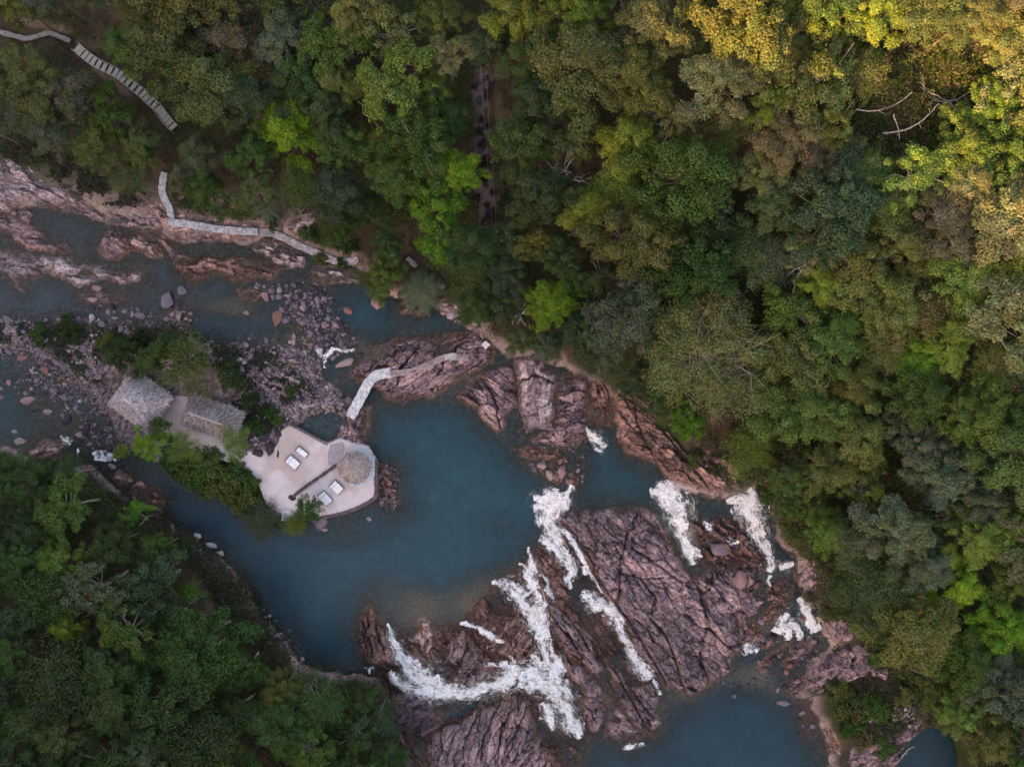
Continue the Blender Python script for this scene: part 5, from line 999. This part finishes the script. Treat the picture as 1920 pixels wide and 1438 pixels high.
LM = [("the square hut", 262, 750), ("the round hut", 673, 872), ("the stairway", 230, 150), ("the boardwalk", 70, 68), ("the walkway's bend", 322, 418), ("the cleared dark strip", 905, 260), ("the top edge of the cleared strip", 905, 30),
 ("the lime tree of the upper left", 545, 255), ("the lime tree beside the cleared strip", 835, 360), ("the small lime tree above the pale slab", 1035, 575), ("the yellow domed tree", 1180, 275), ("the huge pale tree", 1330, 655), ("the fallen trunks", 1720, 210),
 ("the white bare branches", 1290, 545), ("the small white platform", 911, 648), ("the far right cascade", 1420, 990), ("the round bright tree on the right slope", 1725, 668), ("the lime tree at the lower right", 1785, 1095),
 ("the dark corner pond", 1770, 1415), ("the bright tree near the lower right edge", 1870, 1170), ("the white dead bush", 268, 1100), ("the dark palm", 620, 1340), ("the sunlit top right corner", 1900, 30), ("the leafy palm over the upper pool", 795, 540),
 ("the bare grey tree right of the strip", 1060, 320), ("the bottom left corner", 0, 1438), ("the left channel", 190, 900), ("the shield shaped rock", 700, 1200), ("the white fallen branch on the left slope", 410, 1210), ("the pinkish dead twigs", 1505, 495), ("the top left corner", 0, 0),
 ("the top edge's middle", 960, 0), ("the right edge's middle", 1920, 719), ("the upright bare pole on the right slope", 1700, 555), ("the reddish earth patch", 1675, 1295), ("the yellow lit treetops near the top", 720, 60)]
used_labels = set(); rankc = {}
ORD = ["", "second ", "third ", "fourth ", "fifth ", "sixth ", "seventh ", "eighth ", "ninth ", "tenth "]
def auto_label(desc, px_, py_, noun):
    L = sorted(LM, key=lambda m: (m[1] - px_) ** 2 + (m[2] - py_) ** 2)
    for m in L[:4]:
        dx, dy = px_ - m[1], m[2] - py_; a = (math.degrees(math.atan2(dy, dx)) + 360) % 360
        dr = ["right of", "up and right of", "above", "up and left of", "left of", "down and left of", "below", "down and right of"][int((a + 22.5) // 45) % 8]
        key = (desc, noun, m[0], dr); rankc.setdefault(key, 0)
        lab = f"{ORD[rankc[key]]}{desc} {noun} {dr} {m[0]}" if rankc[key] < 10 else ""
        if lab and len(lab.split()) <= 16 and rankc[key] < 2:
            rankc[key] += 1; used_labels.add(lab); return lab
    m = L[0]; dx, dy = px_ - m[1], m[2] - py_
    rankc[key] += 1; lab = f"{ORD[min(rankc[key], 9)]}{desc} {noun} {dr} {L[3][0]}"; used_labels.add(lab); return lab
TREES = []; SPL = set()
def place_tree(px_, py_, dpx, hue, kind, label=None, ht=None, idx=None, group=None, jit=True, name=None, rel=None):
    k = KINDS[kind]; cm, tm, R, h = k[(idx if idx is not None else int(random.random() * 99)) % len(k)]
    D = dpx * S; sc = D / 2 / R
    if ht is None: ht = {"bush": 1.0, "big": 11}.get(kind, 4.5 + D * .55) * random.uniform(.85, 1.15)
    z = 5.0
    for _ in range(4):
        x, y, _z = W(px_, py_, z); g = float(gh(x, y)); z = g + ht
    root = empty({"bush": "shrub", "feathery": "tree", "ragged": "tree"}.get(kind, "tree") if name is None else name, (x, y, g - .3))
    hs = (ht + .3) / (h)     # trunk stretched to reach the ground
    rz = random.uniform(0, 6.28)
    cr = bpy.data.objects.new("crown", cm); COL.objects.link(cr); cr.parent = root; cr.location = (0, 0, ht + .3); cr.scale = (sc, sc, sc * random.uniform(.85, 1.2)); cr.rotation_euler = (0, 0, rz)
    tr = bpy.data.objects.new("trunk", tm); COL.objects.link(tr); tr.parent = root; tr.location = (0, 0, ht + .3); tr.scale = (sc, sc, sc * 1.0); tr.rotation_euler = (0, 0, rz)
    tr.scale = (sc, sc, max(sc, hs))
    c = np.array(HUE[hue]) * random.uniform(.85, 1.15) * (np.array([random.uniform(.92, 1.08), 1, random.uniform(.85, 1.2)]) if jit else 1)
    c = c * (1.12 if (py_ > 820 and px_ < 800) else 1.15 if px_ > 1350 else .9 if 850 < px_ else 1.0)  # leaf colour scaled by region; lower left brightened to offset the ridge's shade
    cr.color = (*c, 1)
    size = "small" if dpx < 48 else ("middling" if dpx < 74 else "broad")
    shape = {"ragged": "ragged ", "feathery": "feathery ", "round": "round ", "big": "wide "}.get(kind, "")
    if label is None: label = auto_label(f"{size} {shape}{hue}", px_, py_, "shrub" if kind == "bush" else "tree")
    tag(root, label, "shrub" if kind == "bush" else "tree", group or ("shrubs on the banks" if kind == "bush" else "trees of the valley forest"))
    TREES.append((px_, py_, dpx / 2 * (1.22 if label in SPL else 1)))
    return root
SPECIAL = [
 (545,252,100,"lime green","round","vivid lime green tree of the upper left forest",7),(520,235,50,"lime green","round","small lime tree joined to the vivid one's upper left",6.5),(820,395,105,"bright green","broad","broad bright green tree left of the cleared strip",8.5),(855,330,78,"lime green","round","lime green tree touching the cleared strip's left side",9),
 (1034,574,84,"lime green","round","small lime green tree above the pale rock slab",8),(1105,393,92,"yellow green","round","yellowish domed tree midway above the pale slab",9),(1180,275,92,"yellow green","round","yellow domed tree standing out in the upper centre",10),(1725,668,72,"bright green","round","round bright tree on the right slope",7),
 (1785,1096,78,"lime green","round","lime green tree at the lower right",8),(1870,1168,100,"bright green","broad","broad bright tree near the lower right edge",9),(1735,492,66,"yellow green","broad","yellow green tree by the white log on the right slope",6),(793,456,28,"lime green","round","tiny lime tree above the leafy palm",5),(830,478,34,"bright green","round","small bright tree right of the tiny lime one",5),
 (130,1172,56,"yellow green","round","yellowish tree in the lower left forest",7),(118,1050,80,"fresh green","broad","fresh green tree on the left slope",7),(355,1105,30,"bright green","round","small round bright tree right of the white dead bush",5),(255,962,50,"bright green","ragged","bright palmlike tree on the left slope under the channel",5),
 (285,835,62,"lime green","ragged","lime tree leaning over the channel below the square hut",3.6),(228,848,28,"yellow green","ragged","tiny yellow green tree left of the leaning lime one",2.5),(345,838,56,"fresh green","feathery","airy green tree at the sand's edge below the long hut",3.8),(438,832,50,"fresh green","feathery","airy green tree over the long hut's lower corner",5.6),(300,800,34,"mid green","round","small green tree touching the square hut's lower right",3.2),
 (580,952,48,"mid green","round","small round green tree at the terrace's lower edge",2.6),(551,983,42,"yellow green","feathery","pale green shrubby tree hanging over the pool below the terrace",1.6),(490,975,66,"grey green","feathery","thin grey green tree dipping into the pool left of the terrace",2.0),
 (232,668,64,"dark green","broad","dark tree behind the square hut, left",3),(285,672,56,"mid green","broad","green tree behind the square hut, right",3.4),(356,684,88,"olive","feathery","open crowned tree with pale limbs behind the long hut",4.6),(330,645,50,"dark green","feathery","dark thin tree above the square hut",3),(432,705,48,"dark green","broad","dark green tree behind the long hut's right end",3),(470,752,36,"dark green","round","dark round bush right of the long hut",1.4),
 (1330,655,205,"pale olive","big","huge pale open tree with bare limbs on the forest's lower edge",11),
 (722,514,66,"fresh green","broad","tree overhanging the upper pool above the blocky boulder",4),(700,520,60,"olive","feathery","thin olive tree between the walkway and the upper pool",3.5),(1135,520,80,"bluish green","ragged","ragged bluish tree right of the small lime one",8),(1085,610,85,"bluish green","broad","bluish green tree just right of the small lime tree",7),
 (1405,838,85,"fresh green","feathery","fresh green airy tree over the rock bank above the right cascades",4.5),(1290,790,60,"bright green","broad","bright green tree on the rock bank's upper edge",4),(690,395,60,"deep green","round","deep green tree above the slanting walkway",5),
 (1630,20,95,"yellow green","broad","golden topped tree at the top edge, right part",9),(1905,140,100,"khaki","ragged","sunlit tree on the right edge near the top",6),(1860,195,80,"fresh green","broad","sunlit bright tree left of the right edge",6),(1900,60,90,"khaki","broad","sunlit golden tree in the top right corner",6),
 (730,60,100,"khaki","ragged","pale yellow lit tree near the top left of the strip",9),(675,25,95,"khaki","broad","golden brown tree at the top edge left of the strip",9),(840,105,80,"khaki","ragged","golden edged tree just left of the strip's upper end",9),(985,20,110,"yellow green","broad","yellow green tree right of the strip at the top edge",9),
 (1355,150,120,"khaki","broad","large khaki sunlit tree in the top centre right",10),(1225,60,100,"khaki","broad","khaki sunlit tree at the top edge right of centre",10),(1415,130,70,"khaki","ragged","ragged khaki tree right of the large sunlit one",10),(1270,225,60,"khaki","ragged","khaki tree right of the yellow domed tree",9),(1510,470,80,"khaki","ragged","ragged khaki tree with pinkish twigs on the right slope",7),
 (1760,880,120,"grey green","broad","broad greyish round tree on the right slope",8),(1720,830,90,"grey green","broad","grey tree above the broad greyish round one",8),(1600,810,110,"olive","broad","broad olive tree left of the greyish round one",8),
]
SPL.update(s_[5] for s_ in SPECIAL)
for s_ in SPECIAL: place_tree(s_[0], s_[1], s_[2], s_[3], s_[4], s_[5], s_[6])
FA = P([(-70,-70),(-70,255),(20,258),(90,268),(150,305),(210,345),(270,362),(294,360),(296,320),(330,325),(345,372),(400,392),(480,402),(520,415),(570,385),(610,405),(640,462),(700,472),(760,468),(800,515),(840,535),(880,600),(925,640),(985,658),(1060,680),(1140,702),(1200,738),(1240,782),(1320,822),(1395,860),
 (1452,890),(1490,950),(1522,1012),(1555,1040),(1565,1110),(1575,1148),(1620,1160),(1655,1195),(1700,1240),(1750,1330),(1810,1375),(1850,1438),(1860,1510),(1990,1510),(1990,-70)])
FB = P([(-70,850),(60,874),(140,876),(200,908),(260,952),(300,1010),(345,1065),(380,1130),(425,1215),(500,1265),(600,1275),(690,1285),(745,1360),(755,1510),(-70,1510)])
EXC = [(P([(890,150),(922,150),(935,420),(900,430)]), .8), (P([(1640,110),(1810,90),(1800,250),(1660,280)]), .4), (P([(855,-70),(885,-70),(885,40),(858,40)]), .3)]
PATHS = [P([(-20,50),(20,62),(50,75),(92,64),(132,80),(165,112),(222,148),(262,178),(305,222),(330,246)]), P([(303,325),(303,358),(318,392)]), P([(322,418),(485,436),(560,460),(640,492),(672,488)]), P([(700,487),(752,484),(780,500)]), P([(805,520),(832,540)])]
PATHW = [PWL([(a / S + 960, 719 - b / S) for a, b in p_]) for p_ in PATHS]
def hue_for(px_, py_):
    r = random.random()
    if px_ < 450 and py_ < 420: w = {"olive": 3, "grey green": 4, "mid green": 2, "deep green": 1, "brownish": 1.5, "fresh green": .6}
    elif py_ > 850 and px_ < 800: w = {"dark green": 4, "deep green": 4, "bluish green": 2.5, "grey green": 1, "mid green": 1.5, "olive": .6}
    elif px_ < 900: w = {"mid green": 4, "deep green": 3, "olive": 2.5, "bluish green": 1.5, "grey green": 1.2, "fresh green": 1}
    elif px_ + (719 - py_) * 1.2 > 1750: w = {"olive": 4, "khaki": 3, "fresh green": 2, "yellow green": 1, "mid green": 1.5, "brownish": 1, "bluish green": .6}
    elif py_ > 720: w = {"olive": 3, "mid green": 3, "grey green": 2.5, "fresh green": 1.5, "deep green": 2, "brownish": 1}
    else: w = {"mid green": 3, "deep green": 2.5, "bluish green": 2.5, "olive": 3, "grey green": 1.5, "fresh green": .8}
    t = sum(w.values()) * r
    for k, v in w.items():
        t -= v
        if t <= 0: return k
    return k
NTREE = 240; tries = 0; n0 = len(TREES)
fill = 0
while fill < NTREE and tries < 60000:
    tries += 1
    px_ = random.uniform(-55, 1975); py_ = random.uniform(-55, 1490)
    x, y = (px_ - 960) * S, (719 - py_) * S
    rr = random.choice((30, 36, 42, 46, 52, 58))
    shrink = 1 - .35 * tries / 60000
    ax, ay = np.array([x]), np.array([y])
    di = max(sdf(ax, ay, FA)[0], sdf(ax, ay, FB)[0]) / S
    if di < rr * .62: 
        if di < 16: continue
        rr = max(22, di * 1.2)
    if any(sdf(ax, ay, e)[0] / S > -rr * .85 for e, _ in EXC): continue
    if min(path_dist(ax, ay, p_)[0] for p_ in PATHS) / S < rr * 1.05 + (24 if px_ < 190 and py_ < 140 else 7): continue
    if 1440 < px_ and 420 < py_ < 800 and random.random() < .45: continue
    if any((px_ - a) ** 2 + (py_ - b) ** 2 < ((rr + c) * .84 * shrink) ** 2 for a, b, c in TREES): continue
    kind = random.choices(("broad", "round", "ragged", "feathery"), (4, 3, 2.2, 2.2 if px_ < 600 or px_ > 1400 else 1))[0]
    place_tree(px_, py_, rr * 2 * 1.2, hue_for(px_, py_), kind); fill += 1
print("TREES", len(TREES), "tries", tries)
SHR = [(350,872,56),(385,884,60),(420,904,62),(455,928,60),(482,950,46),(325,856,44),(400,868,40),(440,890,44),(470,905,36),(130,618,40),(70,628,30),(205,640,36),(260,640,30),(545,735,22),(505,775,24),(480,800,26),(520,790,20),(1610,1325,60),(1575,1300,40),(1640,1330,44),(1600,1360,44),(1620,1385,40),(1660,1400,36),
 (450,400,24),(620,440,34),(650,465,30),(600,485,26),(575,440,24),(510,415,26),(640,495,20),(1300,860,30),(1340,880,30),(870,600,22),(1462,960,26),(1480,990,28),(1440,930,26),(1520,1120,20),(1545,1150,24),(1500,1010,30),(1520,1030,28),(1590,1140,30),(1640,1230,34),(1700,1300,36),(1750,1370,34)]
for a, b, d_ in SHR: place_tree(a, b, d_, random.choice(("dark green", "deep green", "olive", "mid green") if a < 1200 else ("olive", "mid green", "brownish")), "bush", None, .7)

# undergrowth: one mass of low leaves over the forest floor
def under(n, poly, zlo, zhi, size, pal, seed, holes=True, dens=None):
    r = np.random.default_rng(seed); xs_ = [p[0] for p in poly]; ys_ = [p[1] for p in poly]
    X = r.uniform(max(min(xs_), -101), min(max(xs_), 101), n); Y = r.uniform(max(min(ys_), -78), min(max(ys_), 78), n)
    m = sdf(X, Y, poly) > r.uniform(-.8, .8, n)
    if holes:
        m &= path_dist(X, Y, PWL([(905, 140), (905, 300), (915, 425)])) > 1.4
        for p_ in PATHW: m &= path_dist(X, Y, p_) > 1.25
        for e in (POND2, PITCH): m &= sdf(X, Y, e) < -.3
    nn = fbm(X / 2.2, Y / 2.2, seed + 5, 4)
    m &= nn > (.36 if dens is None else dens)
    X, Y, nn = X[m], Y[m], nn[m]
    lump = fbm(X / 1.1, Y / 1.1, seed + 9, 3)
    Zz = gh(X, Y) + zlo + (zhi - zlo) * ss(.36, .7, nn) * (.4 + .9 * lump) * r.uniform(.6, 1.1, len(X))
    nr = r.normal(size=(len(X), 3)) * .6 + np.array((0, 0, 1)); pal = np.array(pal)
    pn = fbm(X / 6, Y / 6, seed + 7, 3) * 1.6 - .3 + (fbm(X / 1.2, Y / 1.2, seed + 8, 2) - .5) * .9
    ci = np.clip((pn * len(pal)).astype(int), 0, len(pal) - 1)
    c = pal[ci] * np.array((.70, .84, .95)) * r.uniform(.6, 1.4, (len(X), 1))
    return leaves(np.stack([X, Y, Zz], 1), nr, size, r, 1.7, c)
PG = ((.045, .062, .014), (.066, .095, .018), (.10, .085, .045), (.085, .11, .024), (.05, .08, .018), (.11, .10, .05))
PB = ((.075, .058, .04), (.05, .06, .024), (.10, .08, .055), (.06, .075, .022), (.085, .06, .042))
PI_ = ((.045,.05,.025), (.06,.055,.035), (.035,.045,.016), (.075,.06,.045), (.05,.075,.02))
PR = ((.085, .10, .022), (.13, .105, .05), (.11, .14, .028), (.075, .11, .02), (.15, .12, .065), (.10, .11, .035))
parts_ = [under(400000, FA, .15, 3.0, .20, PG, 71, dens=.42), under(150000, FB, .15, 3.0, .19, PG, 72, dens=.42), under(240000, P([(1400,380),(1990,300),(1990,1500),(1830,1440),(1560,1130),(1450,950),(1380,860)]), .3, 4.2, .20, PR, 73, dens=.3),
 under(70000, P([(330,965),(400,1035),(450,1075),(490,1130),(515,1185),(550,1235),(520,1250),(450,1190),(390,1090),(300,1000),(200,920)]), .05, .7, .17, PB, 74, dens=.25),
 under(40000, P([(-30,250),(90,262),(200,340),(290,370),(260,400),(170,375),(90,320),(20,300)]), .05, .8, .18, PB, 75, dens=.4),
 under(60000, P([(-20,605),(340,615),(420,650),(520,660),(560,700),(520,740),(450,700),(380,680),(250,650),(200,670),(200,720),(150,700),(100,650),(-20,640)]), .05, .5, .15, PI_, 76, dens=.38),
 under(14000, P([(450,700),(560,700),(600,740),(540,760),(520,810),(460,820),(440,760)]), .05, .5, .15, PI_, 86, dens=.44),
 under(30000, P([(330,855),(380,862),(440,875),(480,905),(498,960),(430,925),(380,915),(330,880)]), .05, .9, .18, PG, 77, dens=.2),
 under(30000, P([(1560,1230),(1660,1220),(1760,1360),(1640,1410),(1570,1350)]), .05, .5, .17, PB, 78, dens=.45),
 under(60000, P([(-20,832),(60,862),(180,872),(240,930),(320,978),(372,1010),(412,1040),(452,1080),(484,1122),(532,1188),(562,1240),(622,1262),(682,1270),(728,1290),(742,1330),(738,1400),(700,1400),(690,1310),(540,1270),(440,1150),(380,1060),(180,910),(-20,870)]), .05, .9, .17, PB, 87, dens=.3),
 under(50000, P([(1380,900),(1425,905),(1452,975),(1478,1010),(1505,1045),(1560,1050),(1560,1100),(1530,1130),(1550,1165),(1568,1180),(1620,1190),(1700,1240),(1640,1130),(1450,880),(1390,860)]), .05, 1.2, .17, PR, 88, dens=.3),
 under(120000, P([(1440,60),(1990,-40),(1990,480),(1500,420)]), .3, 3.2, .20, PR, 90, dens=.3),
 under(26000, P([(300,352),(345,372),(400,395),(500,405),(600,430),(640,470),(600,460),(540,425),(480,415),(380,405),(330,392)]), .05, .7, .17, PG, 91, dens=.42),
 under(9000, P([(1160,720),(1400,860),(1420,920),(1330,850),(1230,790)]), .05, .6, .18, PB, 79, dens=.45)]
Vs, Fs, Cs = [], [], []; o_ = 0
for V, F, c in parts_: Vs.append(V); Fs.append(F + o_); o_ += len(V); Cs.append(c)
tag(mesh_np("undergrowth", np.concatenate(Vs), np.concatenate(Fs), M_under, attrs={"col": np.concatenate(Cs)}), "tangled low undergrowth covering the forest floor and banks", "undergrowth", kind="stuff")

# ------------------------------------------------------------------ palms
def palm(px_, py_, D, hue, label, ht, fan=False, nf=16):
    x, y, z = W(px_, py_, 4)
    for _ in range(4): g = float(gh(x, y)); x, y, z = W(px_, py_, g + ht)
    root = empty("palm_tree", (x, y, g - .2)); tag(root, label, "palm"); r = np.random.default_rng(int(px_ + py_)); c0 = np.array(HUE[hue])
    R = D * S / 2
    mb = MB(); mb.tube([(0, 0, 0), (.1, .05, ht * .5), (0, 0, ht + .2)], [.16, .13, .11], 8, (.17, .14, .11)); mb.build("trunk", M_bark, root)
    for k in range(nf):
        a = k * 2.4 + r.uniform(-.2, .2); L = R * r.uniform(.8, 1.08); rise = r.uniform(.1, .5); Vs, Fs, Cs = [], [], []
        m = 18; n = 0
        for q in range(1, m):
            t = q / m; rad = L * t; zz = ht + .2 + L * (rise * t * 1.2 - (.55 + rise) * t * t)
            bx, by = rad * math.cos(a), rad * math.sin(a); ll = (.42 if fan else .34) * L * math.sin(math.pi * min(1, t * .8 + .2)) * .9
            for s in (-1, 1):
                an = a + s * math.radians(52 - 25 * t); dx, dy = math.cos(an) * ll, math.sin(an) * ll; w = .05 * L * .5
                px2, py2 = -math.sin(an) * w, math.cos(an) * w
                Vs += [(bx - px2, by - py2, zz), (bx + px2, by + py2, zz), (bx + dx, by + dy, zz - ll * .28)]; Fs.append((n, n + 1, n + 2)); n += 3
                Cs += [c0 * r.uniform(.7, 1.3)] * 3
        mb = MB(); mb.add(Vs, Fs, np.array(Cs))
        mb.tube([(0, 0, ht + .2), (L * .5 * math.cos(a), L * .5 * math.sin(a), ht + .2 + L * (rise * .6 - (.55 + rise) * .25)), (L * math.cos(a), L * math.sin(a), ht + .2 + L * (rise * 1.2 - .55 - rise))], [.035, .025, .008], 4, c0 * 1.6)
        mb.build("frond", M_under, root)
palm(790, 545, 92, "grey green", "leafy grey green palm over the upper pool", 3.2, nf=22)
palm(625, 1340, 80, "deep green", "dark star shaped palm above the bottom left bank", 3.0, nf=20)
palm(1905, 75, 80, "yellow green", "golden fan palm at the right edge near the top", 4.0, True)
palm(1850, 225, 64, "fresh green", "green palm left of the right edge below the golden one", 3.0, True)
palm(1500, 82, 46, "fresh green", "small bright palm near the top, left of the fallen trunks", 3.5, True)
palm(1635, 108, 46, "bright green", "small bright palm above the fallen trunks", 3.5, True)
palm(1640, 632, 40, "fresh green", "small yellowish palm left of the round bright tree", 2.5, True)
palm(500, 390, 60, "grey green", "grey green palm just above the walkway", 3.0, nf=20)
palm(705, 345, 50, "grey green", "small pale palm in the forest left of the strip", 5)
palm(1870, 885, 46, "bluish green", "small bluish palm near the right edge", 3.5, True)

# ------------------------------------------------------------------ dead trees, fallen trunks
def bare(px_, py_, D, label, ht, seed, white=.42, lying=False, ang=0, name="dead_tree", flatz=.35):
    x, y, z = W(px_, py_, 4)
    for _ in range(4): g = float(gh(x, y)); x, y, z = W(px_, py_, g + ht)
    root = empty(name, (x, y, g)); tag(root, label, "dead tree"); r = np.random.default_rng(seed); R = D * S / 2; c = np.array((white, white * .93, white * .9))
    mt = MB(); mt.tube([(0, 0, -.2), (.1, 0, ht * .6), (0, 0, ht)], [.13, .1, .08], 6, c * .8); mt.build("trunk", M_bark, root)
    mb = MB()
    def grow(p, d, L, rad, lev):
        pts = [p]; q = p.copy(); dd = d.copy()
        for _ in range(4):
            dd = dd + r.normal(size=3) * .28; dd[2] *= .8; dd /= np.linalg.norm(dd); q = q + dd * L / 4; pts.append(q.copy())
            if lev > 0 and r.random() < .75:
                nd = dd + r.normal(size=3) * .75; nd[2] = abs(nd[2]) * flatz; nd /= np.linalg.norm(nd); grow(q.copy(), nd, L * r.uniform(.4, .65), rad * .55, lev - 1)
        mb.tube(pts, [rad * (1 - .16 * k) for k in range(5)], 4, c * r.uniform(.8, 1.2))
    for k in range(6):
        a = k * 1.047 + r.uniform(-.3, .3); grow(np.array((0, 0, ht - .1)), np.array((math.cos(a), math.sin(a), flatz)), R * r.uniform(.75, 1.1), .055 + .012 * R, 2)
    mb.build("branches", M_bark, root, False)
bare(1245, 545, 60, "white bare branches above the huge pale tree, left part", 7.5, 1, .46); bare(1315, 560, 74, "white bare curling branches above the huge pale tree", 7.5, 2, .44); bare(1365, 560, 40, "white bare twigs above the huge pale tree, right part", 7.5, 8, .46)
bare(1060, 320, 80, "bare pinkish grey tree right of the cleared strip", 8.5, 3, .28); bare(268, 1100, 46, "white dead bush on the lower left slope", 5, 4, .5); bare(565, 405, 50, "bare bush leaning over the rock behind the walkway", 2.2, 5, .28)
bare(975, 590, 34, "white dead twigs left of the small lime tree", 7, 6, .42); bare(1205, 212, 44, "pinkish bare branches above the yellow domed tree", 9, 7, .34); bare(1508, 498, 46, "pinkish dead twigs inside a khaki tree", 8, 9, .3); bare(345, 686, 56, "pale bare limbs rising out of the open tree behind the long hut", 5, 10, .32)
bare(1780, 190, 80, "tangle of dead grey branches by the fallen trunks", 1.2, 12, .26); bare(250, 1260, 50, "greyish dead twigs low in the bottom left forest", 5, 13, .3); bare(770, 265, 44, "grey twiggy dead crown left of the cleared strip", 8, 14, .26); bare(1790, 960, 50, "pale dead twigs below the broad greyish tree", 7, 15, .3)
LOGS = [((1605,205),(1640,208),(1680,195),(1715,170),.10,"long curved fallen trunk, upper of the pair in the top right"),((1655,250),(1690,245),(1725,230),(1760,195),.12,"long curved fallen trunk, lower of the pair in the top right"),((1675,215),(1685,240),(1688,262),None,.08,"short log crossing the lower fallen trunk"),
 ((1825,350),(1842,343),(1858,336),None,.08,"pale straight log near the right edge, upper slope"),((1866,343),(1878,325),None,None,.06,"short pale log beside the straight one near the right edge"),((1694,342),(1715,352),None,None,.06,"small pale log left of the straight one"),((1684,493),(1705,489),(1725,486),None,.07,"thin white log beside the yellow green tree"),((1676,558),(1700,553),(1726,547),None,.09,"upright bare pole on the right slope, the whitest there"),
 ((1735,614),(1765,617),None,None,.07,"short white log left of the right edge, mid slope"),((1613,1008),(1640,1010),None,None,.07,"white log"),((1618,464),(1636,458),None,None,.07,"short white branch in the middle of the right slope"),((1615,1010),(1640,1007),None,None,.08,"white branch lying low on the right slope"),((1733,1105),(1755,1120),(1780,1130),None,.07,"long white fallen branch left of the lower right lime tree"),
 ((1710,1049),(1726,1068),None,None,.07,"short white log above the lower right lime tree"),((1735,1120),(1752,1136),None,None,.06,"thin white log under the long fallen branch"),((1755,965),(1768,985),None,None,.06,"white bent log on the lower right slope"),((395,1218),(415,1202),(432,1190),None,.10,"white fallen branch on the lower left slope"),((355,1132),(375,1120),(385,1112),None,.05,"thin white branch beside the small round bright tree"),
 ((112,974),(130,960),(155,955),None,.07,"white forked branch on the left slope"),((263,985),(278,968),(290,966),None,.06,"white bent branch at the top of the left bank"),((350,896),(378,894),(408,899),None,.05,"thin pale branch lying over the shrubs below the sand"),((670,190),(690,204),(710,208),None,.08,"crooked white branch in the upper left forest"),((280,838),(330,830),None,None,.08,"grey tree limb sticking out beside the leaning lime tree"),
 ((1100,645),(1106,670),None,None,.04,"thin white vine trunk above the rock terrace"),((1283,806),(1291,780),(1296,760),None,.06,"pale leaning stem on the rock bank above the right cascades"),((1555,55),(1540,75),(1510,95),None,.07,"grey leaning trunk at the top edge right"),((1825,42),(1843,22),None,None,.09,"pale log near the top right corner"),((1690,1420),(1702,1405),(1715,1400),None,.07,"white driftwood log at the bottom edge beside the corner pond"),((560,1395),(590,1385),None,None,.04,"thin white stick in the bottom left forest")]
for L in LOGS:
    if L[5] in ("white log",): continue
    pts = [p for p in L[:4] if p]; rad = L[4] * (.85 if (mx_ if False else pts[0][0]) < 620 and pts[0][1] > 850 else 1.2); mx_, my_ = pts[0]
    P3 = []
    for a, b in pts:
        z = 4
        for _ in range(4): x, y, _z = W(a, b, z); z = float(gh(x, y)) + (3.2 if 600 < a < 1500 or a < 620 else 2.6)
        if 345 < a < 410 and b < 900: z = float(gh(x, y)) + 1.7
        P3.append(np.array((x, y, z)))
    ctr = P3[0]; q = resample([p - ctr for p in P3], .5); mb = MB(); rr_ = np.linspace(rad, rad * .45, len(q)); w = .42
    mb.tube(list(q + np.random.default_rng(int(mx_)).normal(size=q.shape) * .03), list(rr_), 6, (w, w * .9, w * .82))
    for k in range(2, len(q) - 1, 3):
        d = np.random.default_rng(k + int(mx_)).normal(size=3) * .5; d[2] = abs(d[2]) * .4; mb.tube([q[k], q[k] + d * .6, q[k] + d], [rad * .4, rad * .3, rad * .12], 4, (w * .9, w * .8, w * .74))
    o = mb.build("fallen_log", M_bark); o.location = ctr; tag(o, L[5], "log")
